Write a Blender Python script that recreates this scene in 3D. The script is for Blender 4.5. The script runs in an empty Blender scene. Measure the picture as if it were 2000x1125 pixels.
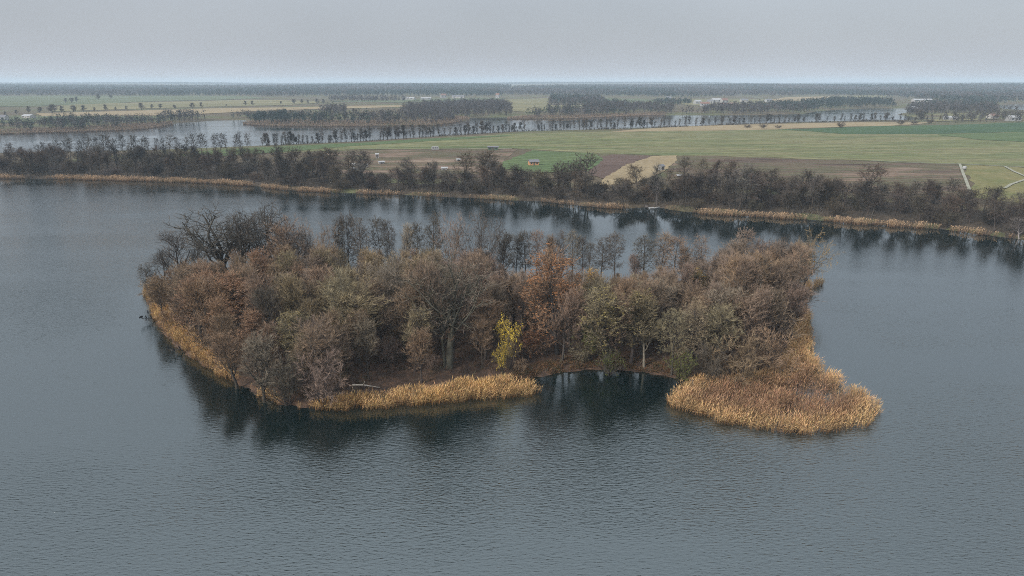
import bpy, math, random
import numpy as np
from mathutils.geometry import delaunay_2d_cdt
from mathutils import Vector

R = math.radians
SC = bpy.context.scene
COL = SC.collection
PI = math.pi

# ------------------------------------------------------------------ camera, sky, sun, exposure
CAM_H = 50.0
PITCH = 16.88
FPX = 2000 * 24.0 / 36.0          # focal length in pixels of the 2000-px-wide photograph
cam_d = bpy.data.cameras.new('camera')
cam_d.lens = 24.0
cam_d.sensor_width = 36.0
cam_d.clip_start = 0.5
cam_d.clip_end = 40000
cam = bpy.data.objects.new('camera', cam_d)
COL.objects.link(cam)
cam.location = (0, 0, CAM_H)
cam.rotation_euler = (R(90 - PITCH), 0, 0)
SC.camera = cam

SUN_EL, SUN_AZ = 32.0, 232.0      # overcast: a weak, very soft sun behind the camera's left shoulder
world = bpy.data.worlds.new('World')
SC.world = world
world.use_nodes = True
wn, wl = world.node_tree.nodes, world.node_tree.links
for n in list(wn):
    wn.remove(n)
w_out = wn.new('ShaderNodeOutputWorld')
w_bg = wn.new('ShaderNodeBackground')
w_bg.inputs['Strength'].default_value = 0.10
sky = wn.new('ShaderNodeTexSky')
sky.sky_type = 'NISHITA'
sky.sun_disc = False
sky.sun_elevation = R(SUN_EL)
sky.sun_rotation = R(SUN_AZ)
sky.altitude = 100
sky.air_density = 1.0
sky.dust_density = 4.0
sky.ozone_density = 1.0
# an even overcast deck: luminance rises from the horizon to the zenith as under any closed cloud cover
w_tc = wn.new('ShaderNodeTexCoord')
w_sep = wn.new('ShaderNodeSeparateXYZ')
wl.new(w_tc.outputs['Generated'], w_sep.inputs[0])
w_max = wn.new('ShaderNodeMath'); w_max.operation = 'MAXIMUM'; w_max.inputs[1].default_value = 0.0
wl.new(w_sep.outputs['Z'], w_max.inputs[0])
w_lum = wn.new('ShaderNodeMath'); w_lum.operation = 'MULTIPLY_ADD'
w_lum.inputs[1].default_value = 2.5; w_lum.inputs[2].default_value = 0.70
wl.new(w_max.outputs[0], w_lum.inputs[0])
# thinner, paler cloud in the lowest few degrees
w_one = wn.new('ShaderNodeMath'); w_one.operation = 'SUBTRACT'; w_one.inputs[0].default_value = 1.0
wl.new(w_max.outputs[0], w_one.inputs[1])
w_pow = wn.new('ShaderNodeMath'); w_pow.operation = 'POWER'; w_pow.inputs[1].default_value = 22.0
wl.new(w_one.outputs[0], w_pow.inputs[0])
w_low = wn.new('ShaderNodeMath'); w_low.operation = 'MULTIPLY_ADD'; w_low.inputs[1].default_value = 0.74
wl.new(w_pow.outputs[0], w_low.inputs[0]); wl.new(w_lum.outputs[0], w_low.inputs[2])
w_map = wn.new('ShaderNodeMapping'); w_map.inputs['Scale'].default_value = (1.0, 1.0, 2.5)
wl.new(w_tc.outputs['Generated'], w_map.inputs[0])
w_noise = wn.new('ShaderNodeTexNoise'); w_noise.inputs['Scale'].default_value = 2.2
w_noise.inputs['Detail'].default_value = 5.0; w_noise.inputs['Roughness'].default_value = 0.5
wl.new(w_map.outputs[0], w_noise.inputs['Vector'])
w_nr = wn.new('ShaderNodeMapRange')
w_nr.inputs['From Min'].default_value = 0.3; w_nr.inputs['From Max'].default_value = 0.7
w_nr.inputs['To Min'].default_value = 0.93; w_nr.inputs['To Max'].default_value = 1.06
wl.new(w_noise.outputs[0], w_nr.inputs[0])
w_mul = wn.new('ShaderNodeMath'); w_mul.operation = 'MULTIPLY'
wl.new(w_low.outputs[0], w_mul.inputs[0]); wl.new(w_nr.outputs[0], w_mul.inputs[1])
w_vm = wn.new('ShaderNodeVectorMath'); w_vm.operation = 'SCALE'
w_vm.inputs[0].default_value = (2.28, 2.44, 2.70)
wl.new(w_mul.outputs[0], w_vm.inputs['Scale'])
w_mix = wn.new('ShaderNodeMix'); w_mix.data_type = 'RGBA'
w_mix.inputs[0].default_value = 0.86
wl.new(sky.outputs[0], w_mix.inputs[6]); wl.new(w_vm.outputs[0], w_mix.inputs[7])
wl.new(w_mix.outputs[2], w_bg.inputs['Color'])
wl.new(w_bg.outputs[0], w_out.inputs['Surface'])

sun_d = bpy.data.lights.new('sun', 'SUN')
sun_d.energy = 1.5
sun_d.angle = R(11)
sun_d.color = (1.0, 0.95, 0.88)
sun = bpy.data.objects.new('sun', sun_d)
COL.objects.link(sun)
_a = R(SUN_AZ)
_sd = Vector((math.sin(_a) * math.cos(R(SUN_EL)), math.cos(_a) * math.cos(R(SUN_EL)), math.sin(R(SUN_EL))))
sun.rotation_euler = (-_sd).to_track_quat('-Z', 'Y').to_euler()

SC.view_settings.view_transform = 'Standard'
SC.view_settings.look = 'None'
SC.view_settings.exposure = 1.0
SC.view_settings.gamma = 1.0
SC.view_settings.use_curve_mapping = False
SC.render.engine = 'CYCLES'
SC.cycles.max_bounces = 6
SC.cycles.diffuse_bounces = 4
SC.cycles.glossy_bounces = 2
SC.cycles.transmission_bounces = 2
SC.cycles.transparent_max_bounces = 4
SC.cycles.volume_bounces = 1
SC.cycles.use_denoising = False
SC.cycles.denoiser = 'OPENIMAGEDENOISE'
SC.cycles.denoising_input_passes = 'RGB_ALBEDO_NORMAL'
SC.cycles.sample_clamp_indirect = 2.5
SC.cycles.filter_width = 0.95
SC.cycles.caustics_reflective = False
SC.cycles.caustics_refractive = False

# ------------------------------------------------------------------ pixel <-> world
_ct, _st = math.cos(R(PITCH)), math.sin(R(PITCH))

def ray(px, py):
    u, v = (px - 1000.0) / FPX, (562.5 - py) / FPX
    return np.array([u, _ct + v * _st, -_st + v * _ct])

def ground(px, py, z=0.0):
    """where the sight line through a pixel of the photograph meets the level z"""
    d = ray(px, py)
    t = (CAM_H - z) / max(-d[2], 1e-4)
    t = min(t, 12000.0)
    return np.array([d[0] * t, d[1] * t, z])

def project(p):
    x, y, z = p[0], p[1], p[2] - CAM_H
    dep = y * _ct - z * _st
    up = y * _st + z * _ct
    return 1000 + FPX * x / dep, 562.5 - FPX * up / dep, dep

def top_height(x, y, py):
    """height of a point above (x, y) that shows at pixel row py"""
    v = (562.5 - py) / FPX
    # up/dep = v
    # (y*st + dz*ct) = v*(y*ct - dz*st)
    dz = y * (v * _ct - _st) / (_ct + v * _st)
    return CAM_H + dz

# ------------------------------------------------------------------ terrain function
def P(lst, z=0.0):
    return np.array([ground(a, b, z)[:2] for a, b in lst])

SHORE_PX = [(-900, 336), (-300, 343), (0, 348), (120, 349), (250, 352), (400, 357), (500, 363), (560, 371), (680, 377),
            (800, 381), (865, 384), (920, 386), (1000, 391), (1050, 392), (1140, 402), (1228, 408), (1250, 404.5), (1290, 405), (1318, 411),
            (1380, 417), (1500, 423), (1600, 430), (1700, 437), (1840, 447), (1900, 455), (2000, 468), (2150, 486),
            (2400, 520), (3000, 600)]
shore = P(SHORE_PX)
land_poly = np.vstack([shore, [[900, 60], [14000, 60], [14000, 15000], [-14000, 15000], [-14000, shore[0][1]]]])

LAKE2_NEAR = [(-500, 303), (0, 300), (300, 294), (500, 286), (700, 277), (900, 264), (1000, 258), (1250, 251),
              (1500, 241), (1700, 236), (1830, 234), (1835, 231)]
LAKE2_FAR = [(1790, 229), (1765, 226), (1752, 223), (1775, 219), (1768, 211.5), (1700, 211), (1640, 214), (1596, 217), (1570, 222),
             (1500, 224), (1400, 224.5), (1300, 224.5), (1235, 224), (1225, 226), (1100, 231.5), (1000, 232), (1000, 228.5), (920, 229.5),
             (915, 234), (880, 240), (850, 244), (700, 246), (600, 246), (520, 245), (475, 242.5), (483, 238), (478, 233.5), (420, 235), (350, 240),
             (335, 243), (280, 252), (200, 255), (100, 258), (0, 261), (-500, 268)]
lake2 = P(LAKE2_NEAR + LAKE2_FAR)
lake3 = P([(1945, 205), (1960, 212.5), (2005, 216.5), (2200, 219), (2200, 204), (2000, 203.5)])

def inside(poly, x, y):
    c = np.zeros(x.shape, bool)
    n = len(poly)
    j = n - 1
    for i in range(n):
        xi, yi = poly[i]; xj, yj = poly[j]
        cond = ((yi > y) != (yj > y))
        with np.errstate(divide='ignore', invalid='ignore'):
            xc = (xj - xi) * (y - yi) / (yj - yi + 1e-12) + xi
        c ^= cond & (x < xc)
        j = i
    return c

def dist_poly(poly, x, y, closed=True):
    best = np.full(x.shape, 1e18)
    n = len(poly)
    for i in range(n if closed else n - 1):
        a = poly[i]; b = poly[(i + 1) % n]
        d = b - a
        L2 = d @ d + 1e-9
        t = np.clip(((x - a[0]) * d[0] + (y - a[1]) * d[1]) / L2, 0, 1)
        q = (x - a[0] - t * d[0]) ** 2 + (y - a[1] - t * d[1]) ** 2
        best = np.minimum(best, q)
    return np.sqrt(best)

def sstep(a, b, x):
    t = np.clip((x - a) / (b - a), 0, 1)
    return t * t * (3 - 2 * t)

def water_sd(x, y):
    """distance to water's edge, positive on land"""
    s1 = dist_poly(land_poly, x, y); s1 = np.where(inside(land_poly, x, y), s1, -s1)
    s2 = dist_poly(lake2, x, y); s2 = np.where(inside(lake2, x, y), -s2, s2)
    s3 = dist_poly(lake3, x, y); s3 = np.where(inside(lake3, x, y), -s3, s3)
    return np.minimum(np.minimum(s1, s2), s3)

def hfun(x, y):
    x = np.asarray(x, float); y = np.asarray(y, float)
    d = water_sd(x, y)
    land = 0.25 * np.clip(d, 0, 2) + 4.0 * (1 - np.exp(-np.clip(d, 0, None) / 45.0))
    und = (np.sin(x * 0.013 + 1.3) * np.cos(y * 0.011) + 0.6 * np.sin(x * 0.031 - y * 0.021)) * 0.7
    land = land + und * sstep(15, 120, d)
    far = sstep(2300, 5200, y)
    land = land + far * (5 + 5 * np.sin(x * 0.0009 + 0.6) + 3 * np.sin(x * 0.0021 + y * 0.0006))
    land = land + 15 * np.exp(-(((x - 2650) / 900) ** 2 + ((y - 3600) / 700) ** 2))
    land = land + 9 * np.exp(-(((x + 600) / 900) ** 2 + ((y - 4200) / 900) ** 2))
    land = land + sstep(5500, 8200, y) * (5 + 4 * np.sin(x * 0.0013) + 3 * np.sin(x * 0.0031 + 1))
    land = land + 9 * np.exp(-(((x - 1300) / 500) ** 2 + ((y - 3900) / 600) ** 2)) + 8 * np.exp(-(((x + 2300) / 900) ** 2 + ((y - 4300) / 700) ** 2))
    bed = np.clip(0.22 * d, -3.0, 0)
    return np.where(d > 0, land, bed)

def hz(x, y):
    return float(hfun(np.array([x]), np.array([y]))[0])

def on_land(px, py):
    """pixel to a point on the terrain"""
    z = 2.0
    for _ in range(6):
        p = ground(px, py, z)
        z = 0.5 * z + 0.5 * max(hz(p[0], p[1]), 0.0)
    p = ground(px, py, z)
    p[2] = hz(p[0], p[1])
    return p

# ------------------------------------------------------------------ mesh helpers
def tag(o, label=None, cat=None, group=None, kind=None):
    if label: o['label'] = label
    if cat: o['category'] = cat
    if group: o['group'] = group
    if kind: o['kind'] = kind
    return o

def np_mesh(name, V, F, mat=None, smooth=False, attr=None):
    """V (n,3); F list of arrays (m,k)"""
    if isinstance(F, np.ndarray):
        F = [F]
    F = [f for f in F if len(f)]
    me = bpy.data.meshes.new(name)
    V = np.ascontiguousarray(V, np.float32)
    me.vertices.add(len(V))
    me.vertices.foreach_set('co', V.ravel())
    loops = np.concatenate([f.ravel() for f in F]).astype(np.int32)
    tot = np.concatenate([np.full(len(f), f.shape[1]) for f in F]).astype(np.int32)
    start = np.concatenate([[0], np.cumsum(tot)[:-1]]).astype(np.int32)
    me.loops.add(len(loops))
    me.loops.foreach_set('vertex_index', loops)
    me.polygons.add(len(tot))
    me.polygons.foreach_set('loop_start', start)
    me.polygons.foreach_set('loop_total', tot)
    me.polygons.foreach_set('use_smooth', np.full(len(tot), smooth))
    me.update(calc_edges=True)
    if attr is not None:
        for k, a in attr.items():
            a = np.asarray(a, np.float32)
            if a.ndim == 1:
                at = me.attributes.new(k, 'FLOAT', 'POINT'); at.data.foreach_set('value', a)
            else:
                at = me.attributes.new(k, 'FLOAT_COLOR', 'POINT')
                at.data.foreach_set('color', np.hstack([a, np.ones((len(a), 1), np.float32)]).ravel())
    if mat: me.materials.append(mat)
    return me

def obj(name, me, parent=None):
    o = bpy.data.objects.new(name, me)
    COL.objects.link(o)
    if parent: o.parent = parent
    return o

def empty(name, loc, rz=0.0):
    o = bpy.data.objects.new(name, None)
    COL.objects.link(o)
    o.location = loc; o.rotation_euler = (0, 0, rz)
    o.empty_display_size = 0.5
    return o

class MB:
    """small mesh builder: boxes, prisms, tubes -> one mesh"""
    def __init__(s): s.v = []; s.q = []; s.t = []; s.ng = []
    def n(s): return len(s.v)
    def box(s, x0, x1, y0, y1, z0, z1):
        b = s.n()
        s.v += [(x0,y0,z0),(x1,y0,z0),(x1,y1,z0),(x0,y1,z0),(x0,y0,z1),(x1,y0,z1),(x1,y1,z1),(x0,y1,z1)]
        for f in ((0,3,2,1),(4,5,6,7),(0,1,5,4),(1,2,6,5),(2,3,7,6),(3,0,4,7)): s.q.append([b+i for i in f])
        return s
    def loft(s, rings, cap=True):
        """rings: list of equal-length closed loops of points"""
        b = s.n(); k = len(rings[0])
        for r in rings: s.v += [tuple(p) for p in r]
        for i in range(len(rings)-1):
            for j in range(k):
                s.q.append([b+i*k+j, b+i*k+(j+1)%k, b+(i+1)*k+(j+1)%k, b+(i+1)*k+j])
        if cap:
            s.ng.append([b+j for j in range(k)][::-1]); e = b+(len(rings)-1)*k
            s.ng.append([e+j for j in range(k)])
        return s
    def tube(s, pts, rad, n=6):
        pts = np.array(pts, float); rings = []
        for i, p in enumerate(pts):
            t = pts[min(i+1, len(pts)-1)] - pts[max(i-1, 0)]
            t /= np.linalg.norm(t)+1e-9
            a = np.cross(t, [0.3,0.2,0.93]); a /= np.linalg.norm(a)+1e-9; c = np.cross(t, a)
            r = rad[i] if hasattr(rad, '__len__') else rad
            rings.append([p + r*(math.cos(2*PI*k/n)*a + math.sin(2*PI*k/n)*c) for k in range(n)])
        return s.loft(rings)
    def build(s, name, mat, parent=None, smooth=False):
        me = bpy.data.meshes.new(name)
        me.from_pydata(s.v, [], s.q + s.t + s.ng)
        if smooth: me.polygons.foreach_set('use_smooth', [True]*len(me.polygons))
        me.materials.append(mat)
        return obj(name, me, parent)

# ------------------------------------------------------------------ materials
def new_mat(name):
    m = bpy.data.materials.new(name); m.use_nodes = True
    nt = m.node_tree
    for n in list(nt.nodes): nt.nodes.remove(n)
    out = nt.nodes.new('ShaderNodeOutputMaterial')
    b = nt.nodes.new('ShaderNodeBsdfPrincipled')
    nt.links.new(b.outputs[0], out.inputs['Surface'])
    b.inputs['Specular IOR Level'].default_value = 0.2
    b.inputs['Roughness'].default_value = 0.85
    return m, nt, b, out

def N(nt, t, **kw):
    n = nt.nodes.new(t)
    for k, v in kw.items():
        if k in n.inputs: n.inputs[k].default_value = v
        else: setattr(n, k, v)
    return n

def noise(nt, scale, detail=4, rough=0.55, vec=None, dist=0.0):
    n = nt.nodes.new('ShaderNodeTexNoise')
    n.inputs['Scale'].default_value = scale; n.inputs['Detail'].default_value = detail
    n.inputs['Roughness'].default_value = rough; n.inputs['Distortion'].default_value = dist
    if vec is not None: nt.links.new(vec, n.inputs['Vector'])
    return n

def ramp(nt, src, stops):
    r = nt.nodes.new('ShaderNodeValToRGB')
    e = r.color_ramp.elements
    while len(e) < len(stops): e.new(0.5)
    for i, (p, c) in enumerate(stops):
        e[i].position = p; e[i].color = (*c, 1)
    nt.links.new(src, r.inputs[0])
    return r

def position(nt, scale=(1, 1, 1), rot=0.0):
    g = nt.nodes.new('ShaderNodeNewGeometry')
    m = nt.nodes.new('ShaderNodeMapping')
    m.inputs['Scale'].default_value = scale; m.inputs['Rotation'].default_value = (0, 0, rot)
    nt.links.new(g.outputs['Position'], m.inputs[0])
    return m.outputs[0]

def mulcol(nt, a, b, fac=1.0):
    m = nt.nodes.new('ShaderNodeMix'); m.data_type = 'RGBA'; m.blend_type = 'MULTIPLY'
    m.inputs[0].default_value = fac
    nt.links.new(a, m.inputs[6]); nt.links.new(b, m.inputs[7])
    return m.outputs[2]

def tint_mat(name, scale, lo, hi, rough=0.9, sub=0.0):
    """colour of the object (a tree's own tint) varied by noise"""
    m, nt, b, out = new_mat(name)
    oi = nt.nodes.new('ShaderNodeObjectInfo')
    tc = nt.nodes.new('ShaderNodeTexCoord')
    nz = noise(nt, scale, 3, 0.6, tc.outputs['Object'])
    r = ramp(nt, nz.outputs[0], [(0.3, lo), (0.7, hi)])
    c = mulcol(nt, oi.outputs['Color'], r.outputs[0])
    nt.links.new(c, b.inputs['Base Color'])
    b.inputs['Roughness'].default_value = rough
    b.inputs['Specular IOR Level'].default_value = 0.1
    if sub:
        tr = nt.nodes.new('ShaderNodeBsdfTranslucent')
        nt.links.new(c, tr.inputs[0])
        mx = nt.nodes.new('ShaderNodeMixShader'); mx.inputs[0].default_value = sub
        nt.links.new(b.outputs[0], mx.inputs[1]); nt.links.new(tr.outputs[0], mx.inputs[2])
        nt.links.new(mx.outputs[0], out.inputs['Surface'])
    return m

M = {}
M['bark'] = tint_mat('bark', 1.6, (0.6, 0.6, 0.6), (1.35, 1.3, 1.25))
M['twig'] = tint_mat('twigs', 0.35, (0.62, 0.62, 0.64), (1.4, 1.36, 1.3))
M['leaf'] = tint_mat('dry_leaves', 0.5, (0.55, 0.5, 0.45), (1.4, 1.35, 1.2), 0.7, 0.25)

def attr_mat(name, rough=0.9, sub=0.0):
    m, nt, b, out = new_mat(name)
    a = nt.nodes.new('ShaderNodeAttribute'); a.attribute_name = 'tint'
    nt.links.new(a.outputs['Color'], b.inputs['Base Color'])
    b.inputs['Roughness'].default_value = rough
    b.inputs['Specular IOR Level'].default_value = 0.1
    if sub:
        tr = nt.nodes.new('ShaderNodeBsdfTranslucent')
        nt.links.new(a.outputs['Color'], tr.inputs[0])
        mx = nt.nodes.new('ShaderNodeMixShader'); mx.inputs[0].default_value = sub
        nt.links.new(b.outputs[0], mx.inputs[1]); nt.links.new(tr.outputs[0], mx.inputs[2])
        nt.links.new(mx.outputs[0], out.inputs['Surface'])
    return m
M['reed'] = attr_mat('reed_stems', 0.8, 0.2)
M['wood_mass'] = attr_mat('distant_wood')

def ground_mat(name, stops, scale, stretch=(1, 1, 1), rot=0.0, fine=0.6, bump=0.3, lines=None):
    m, nt, b, out = new_mat(name)
    v = position(nt, stretch, rot)
    n1 = noise(nt, scale, 6, 0.6, v, 0.4)
    c = ramp(nt, n1.outputs[0], stops).outputs[0]
    n2 = noise(nt, fine, 4, 0.65, position(nt))
    g = ramp(nt, n2.outputs[0], [(0.3, (0.75, 0.75, 0.75)), (0.7, (1.2, 1.2, 1.2))]).outputs[0]
    c = mulcol(nt, c, g)
    if lines:      # tramlines and furrows: (bands per metre, direction, depth)
        wv = nt.nodes.new('ShaderNodeTexWave'); wv.wave_type = 'BANDS'; wv.bands_direction = 'Y'
        wv.inputs['Scale'].default_value = lines[0]; wv.inputs['Distortion'].default_value = 1.2
        wv.inputs['Detail'].default_value = 3; wv.inputs['Detail Scale'].default_value = 0.4
        nt.links.new(position(nt, (1, 1, 1), lines[1]), wv.inputs['Vector'])
        lr = ramp(nt, wv.outputs[0], [(0.0, (1 - lines[2],) * 3), (0.35, (1.0, 1.0, 1.0)), (1.0, (1.05, 1.05, 1.03))]).outputs[0]
        c = mulcol(nt, c, lr)
    nt.links.new(c, b.inputs['Base Color'])
    bp = nt.nodes.new('ShaderNodeBump'); bp.inputs['Strength'].default_value = bump; bp.inputs['Distance'].default_value = 0.3
    nt.links.new(n2.outputs[0], bp.inputs['Height']); nt.links.new(bp.outputs[0], b.inputs['Normal'])
    b.inputs['Roughness'].default_value = 0.95
    b.inputs['Specular IOR Level'].default_value = 0.1
    return m

def plain(name, col, rough=0.6, var=0.15, scale=2.0, metal=0.0):
    m, nt, b, out = new_mat(name)
    tc = nt.nodes.new('ShaderNodeTexCoord')
    n = noise(nt, scale, 4, 0.6, tc.outputs['Object'])
    lo = tuple(c * (1 - var) for c in col); hi = tuple(min(1, c * (1 + var)) for c in col)
    r = ramp(nt, n.outputs[0], [(0.3, lo), (0.7, hi)])
    nt.links.new(r.outputs[0], b.inputs['Base Color'])
    b.inputs['Roughness'].default_value = rough
    b.inputs['Metallic'].default_value = metal
    return m
M['white'] = plain('white_paint', (0.33, 0.33, 0.325), 0.5)
M['wallpale'] = plain('pale_render', (0.38, 0.36, 0.34), 0.8)
M['tile'] = plain('red_tile', (0.20, 0.115, 0.09), 0.8)
M['slate'] = plain('grey_roofing', (0.16, 0.16, 0.17), 0.7)
M['glass'] = plain('window_glass', (0.04, 0.05, 0.06), 0.15)
M['timber'] = plain('orange_timber', (0.50, 0.26, 0.13), 0.7)
M['darkwood'] = plain('weathered_timber', (0.12, 0.10, 0.085), 0.85)
M['deadwood'] = plain('dead_wood', (0.10, 0.09, 0.08), 0.9)
M['palewood'] = plain('bleached_wood', (0.45, 0.40, 0.33), 0.8)
M['rubber'] = plain('rubber', (0.03, 0.03, 0.03), 0.8)
M['feather'] = plain('black_plumage', (0.015, 0.015, 0.018), 0.6)
M['beak'] = plain('beak', (0.3, 0.25, 0.12), 0.5)
M['greenpaint'] = plain('green_paint', (0.08, 0.12, 0.08), 0.7)

# water: mirror-like surface with ruffled wavelets; calm in the lee of the shores
def water_mat():
    m, nt, b, out = new_mat('lake_water')
    b.inputs['Base Color'].default_value = (0.003, 0.009, 0.009, 1)
    b.inputs['Roughness'].default_value = 0.02
    b.inputs['IOR'].default_value = 2.4
    b.inputs['Specular IOR Level'].default_value = 0.5
    b.inputs['Specular Tint'].default_value = (0.90, 1.0, 0.99, 1)
    at = nt.nodes.new('ShaderNodeAttribute'); at.attribute_name = 'calm'
    v1 = position(nt, (0.36, 1.2, 1.0), R(-42))
    w1 = noise(nt, 2.6, 2, 0.5, v1, 0.5)
    v2 = position(nt, (0.4, 1.15, 1.0), R(38))
    w2 = noise(nt, 3.8, 3, 0.55, v2, 0.5)
    gust = noise(nt, 0.018, 4, 0.55, position(nt, (0.3, 1.0, 1.0), R(14)))
    gr = nt.nodes.new('ShaderNodeMapRange')
    gr.inputs['From Min'].default_value = 0.33; gr.inputs['From Max'].default_value = 0.68
    gr.inputs['To Min'].default_value = 0.1; gr.inputs['To Max'].default_value = 1.6
    nt.links.new(gust.outputs[0], gr.inputs[0])
    amp = N(nt, 'ShaderNodeMath', operation='SUBTRACT'); amp.inputs[0].default_value = 1.0
    nt.links.new(at.outputs['Fac'], amp.inputs[1])
    am2 = N(nt, 'ShaderNodeMath', operation='MULTIPLY')
    nt.links.new(amp.outputs[0], am2.inputs[0]); nt.links.new(gr.outputs[0], am2.inputs[1])
    am3 = N(nt, 'ShaderNodeMath', operation='MULTIPLY_ADD'); am3.inputs[1].default_value = 1.0; am3.inputs[2].default_value = 0.012
    nt.links.new(am2.outputs[0], am3.inputs[0])
    h = N(nt, 'ShaderNodeMath', operation='MULTIPLY_ADD'); h.inputs[1].default_value = 0.6
    nt.links.new(w2.outputs[0], h.inputs[0]); nt.links.new(w1.outputs[0], h.inputs[2])
    hh = N(nt, 'ShaderNodeMath', operation='MULTIPLY')
    nt.links.new(h.outputs[0], hh.inputs[0]); nt.links.new(am3.outputs[0], hh.inputs[1])
    bp = nt.nodes.new('ShaderNodeBump'); bp.inputs['Strength'].default_value = 1.0
    bp.inputs['Distance'].default_value = 0.074
    nt.links.new(hh.outputs[0], bp.inputs['Height'])
    nt.links.new(bp.outputs[0], b.inputs['Normal'])
    return m
M['water'] = water_mat()

# ------------------------------------------------------------------ setting: land and water
def graded(lo, hi, segs):
    """segs: list of (limit, step) on one side"""
    out = [lo]
    while out[-1] < hi:
        x = out[-1]
        st = next((s for lim, s in segs if x < lim), segs[-1][1])
        out.append(x + st)
    return np.array(out)

ys = graded(-900, 12500, [(-50, 85), (140, 20), (640, 4.5), (1100, 9), (1700, 18), (2600, 45), (5000, 120), (20000, 350)])
xp = graded(0, 12500, [(330, 5), (700, 9), (1400, 20), (2800, 60), (20000, 350)])
xs = np.concatenate([-xp[::-1], xp[1:]])

def grid_mesh(name, xs, ys, zf, mat, attr=None, smooth=True):
    X, Y = np.meshgrid(xs, ys)
    Z = zf(X, Y)
    V = np.stack([X.ravel(), Y.ravel(), Z.ravel()], 1)
    nx, ny = len(xs), len(ys)
    i = np.arange((ny - 1) * nx).reshape(ny - 1, nx)[:, :-1].ravel()
    F = np.stack([i, i + 1, i + nx + 1, i + nx], 1)
    return np_mesh(name, V, F, mat, smooth, attr(X.ravel(), Y.ravel()) if attr else None)

M['terrain'] = ground_mat('meadow_and_scrub', [(0.25, (0.075, 0.07, 0.04)), (0.45, (0.11, 0.085, 0.055)), (0.6, (0.10, 0.105, 0.05)), (0.78, (0.15, 0.12, 0.075))], 0.012, fine=0.35)
terr = obj('terrain', grid_mesh('terrain', xs, ys, hfun, M['terrain']))
tag(terr, 'low rolling farmland beyond the lake reaching the horizon', kind='structure')

ISLAND_PX = [(297, 612), (318, 648), (355, 685), (400, 715), (455, 742), (500, 768), (545, 788), (590, 796), (680, 786), (760, 768), (850, 756),
             (960, 748), (1040, 738), (1100, 727), (1150, 721.5), (1220, 722.5), (1280, 731), (1330, 741), (1400, 741), (1470, 738), (1520, 722),
             (1550, 700), (1562, 660), (1560, 620), (1552, 585), (1568, 562), (1560, 548), (1480, 541), (1380, 545), (1290, 553), (1200, 556), (1090, 552),
             (980, 550), (870, 548), (760, 546), (640, 545), (520, 543), (420, 544), (345, 552), (305, 566), (286, 588)]
island = P(ISLAND_PX)

def island_d(x, y):
    d = dist_poly(island, x, y)
    d = np.where(inside(island, x, y), d, -d)
    return d + 0.28 * np.sin(x * 1.3 + 0.7 * np.sin(y * 1.1)) + 0.2 * np.sin(x * 3.1 + y * 1.9) + 0.15 * np.sin(y * 3.7 - x * 0.9)

def island_h(x, y):
    x = np.asarray(x, float); y = np.asarray(y, float)
    d = island_d(x, y)
    h = 0.25 * np.clip(d, 0, 1) + 2.0 * (1 - np.exp(-np.clip(d, 0, None) / 10.0)) + 0.15 * np.sin(x * 0.5) * np.sin(y * 0.43) * sstep(0.5, 4, d)
    return np.where(d > 0, h, np.clip(0.3 * d, -1.5, 0))

def iz(x, y):
    return float(island_h(np.array([x]), np.array([y]))[0])

M['litter'] = ground_mat('leaf_litter', [(0.25, (0.055, 0.04, 0.03)), (0.5, (0.085, 0.058, 0.043)), (0.62, (0.14, 0.085, 0.055)), (0.75, (0.075, 0.065, 0.04))], 0.8, fine=3.5, bump=0.8)
ix = np.arange(island[:, 0].min() - 5, island[:, 0].max() + 5, 0.8)
iy = np.arange(island[:, 1].min() - 5, island[:, 1].max() + 5, 0.8)
isl = obj('island', grid_mesh('island', ix, iy, island_h, M['litter']))
tag(isl, 'low wooded island with rust-brown leaf litter in the lake', kind='structure')

def calm_attr(x, y):
    ds = np.abs(water_sd(x, y))
    right = sstep(-60, 60, x)
    # 1 = glassy in the lee of wood and reeds, 0 = light ripple, below 0 = ruffled open water
    calm = np.exp(-(ds / (22 + 70 * right)) ** 2) * (0.75 + 0.25 * right)
    bay = ground(1185, 745); calm = np.maximum(calm, 0.98 * np.exp(-(((x - bay[0]) / 13) ** 2 + ((y - bay[1]) / 7) ** 2)))
    di = np.clip(-island_d(x, y), 0, None)
    front = sstep(150, 120, y)
    calm = np.maximum(calm, (0.62 + 0.2 * front) * np.exp(-(di / (7 + 9 * front)) ** 2))
    lee = (0.5 + 0.4 * right) * sstep(150, 185, y) * (y < 420) * sstep(-140, -30, x)
    calm = np.maximum(calm, lee * np.exp(-np.clip(ds - 10, 0, None) / 70))
    calm = calm - 1.1 * sstep(105, 70, y) * sstep(8, 30, di)
    inl = inside(land_poly, x, y)
    calm = np.where(inl, 0.62, calm)
    return {'calm': np.clip(calm, -1.2, 0.995)}
wy = graded(-2500, 12500, [(60, 60), (480, 3.0), (1300, 30), (20000, 500)])
wxp = graded(0, 12500, [(260, 3.0), (900, 20), (20000, 500)])
wx = np.concatenate([-wxp[::-1], wxp[1:]])
lake = obj('lake_water', grid_mesh('lake_water', wx, wy, lambda x, y: 0 * x, M['water'], calm_attr))
tag(lake, 'grey rippled lake water around the island', kind='structure')

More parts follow.
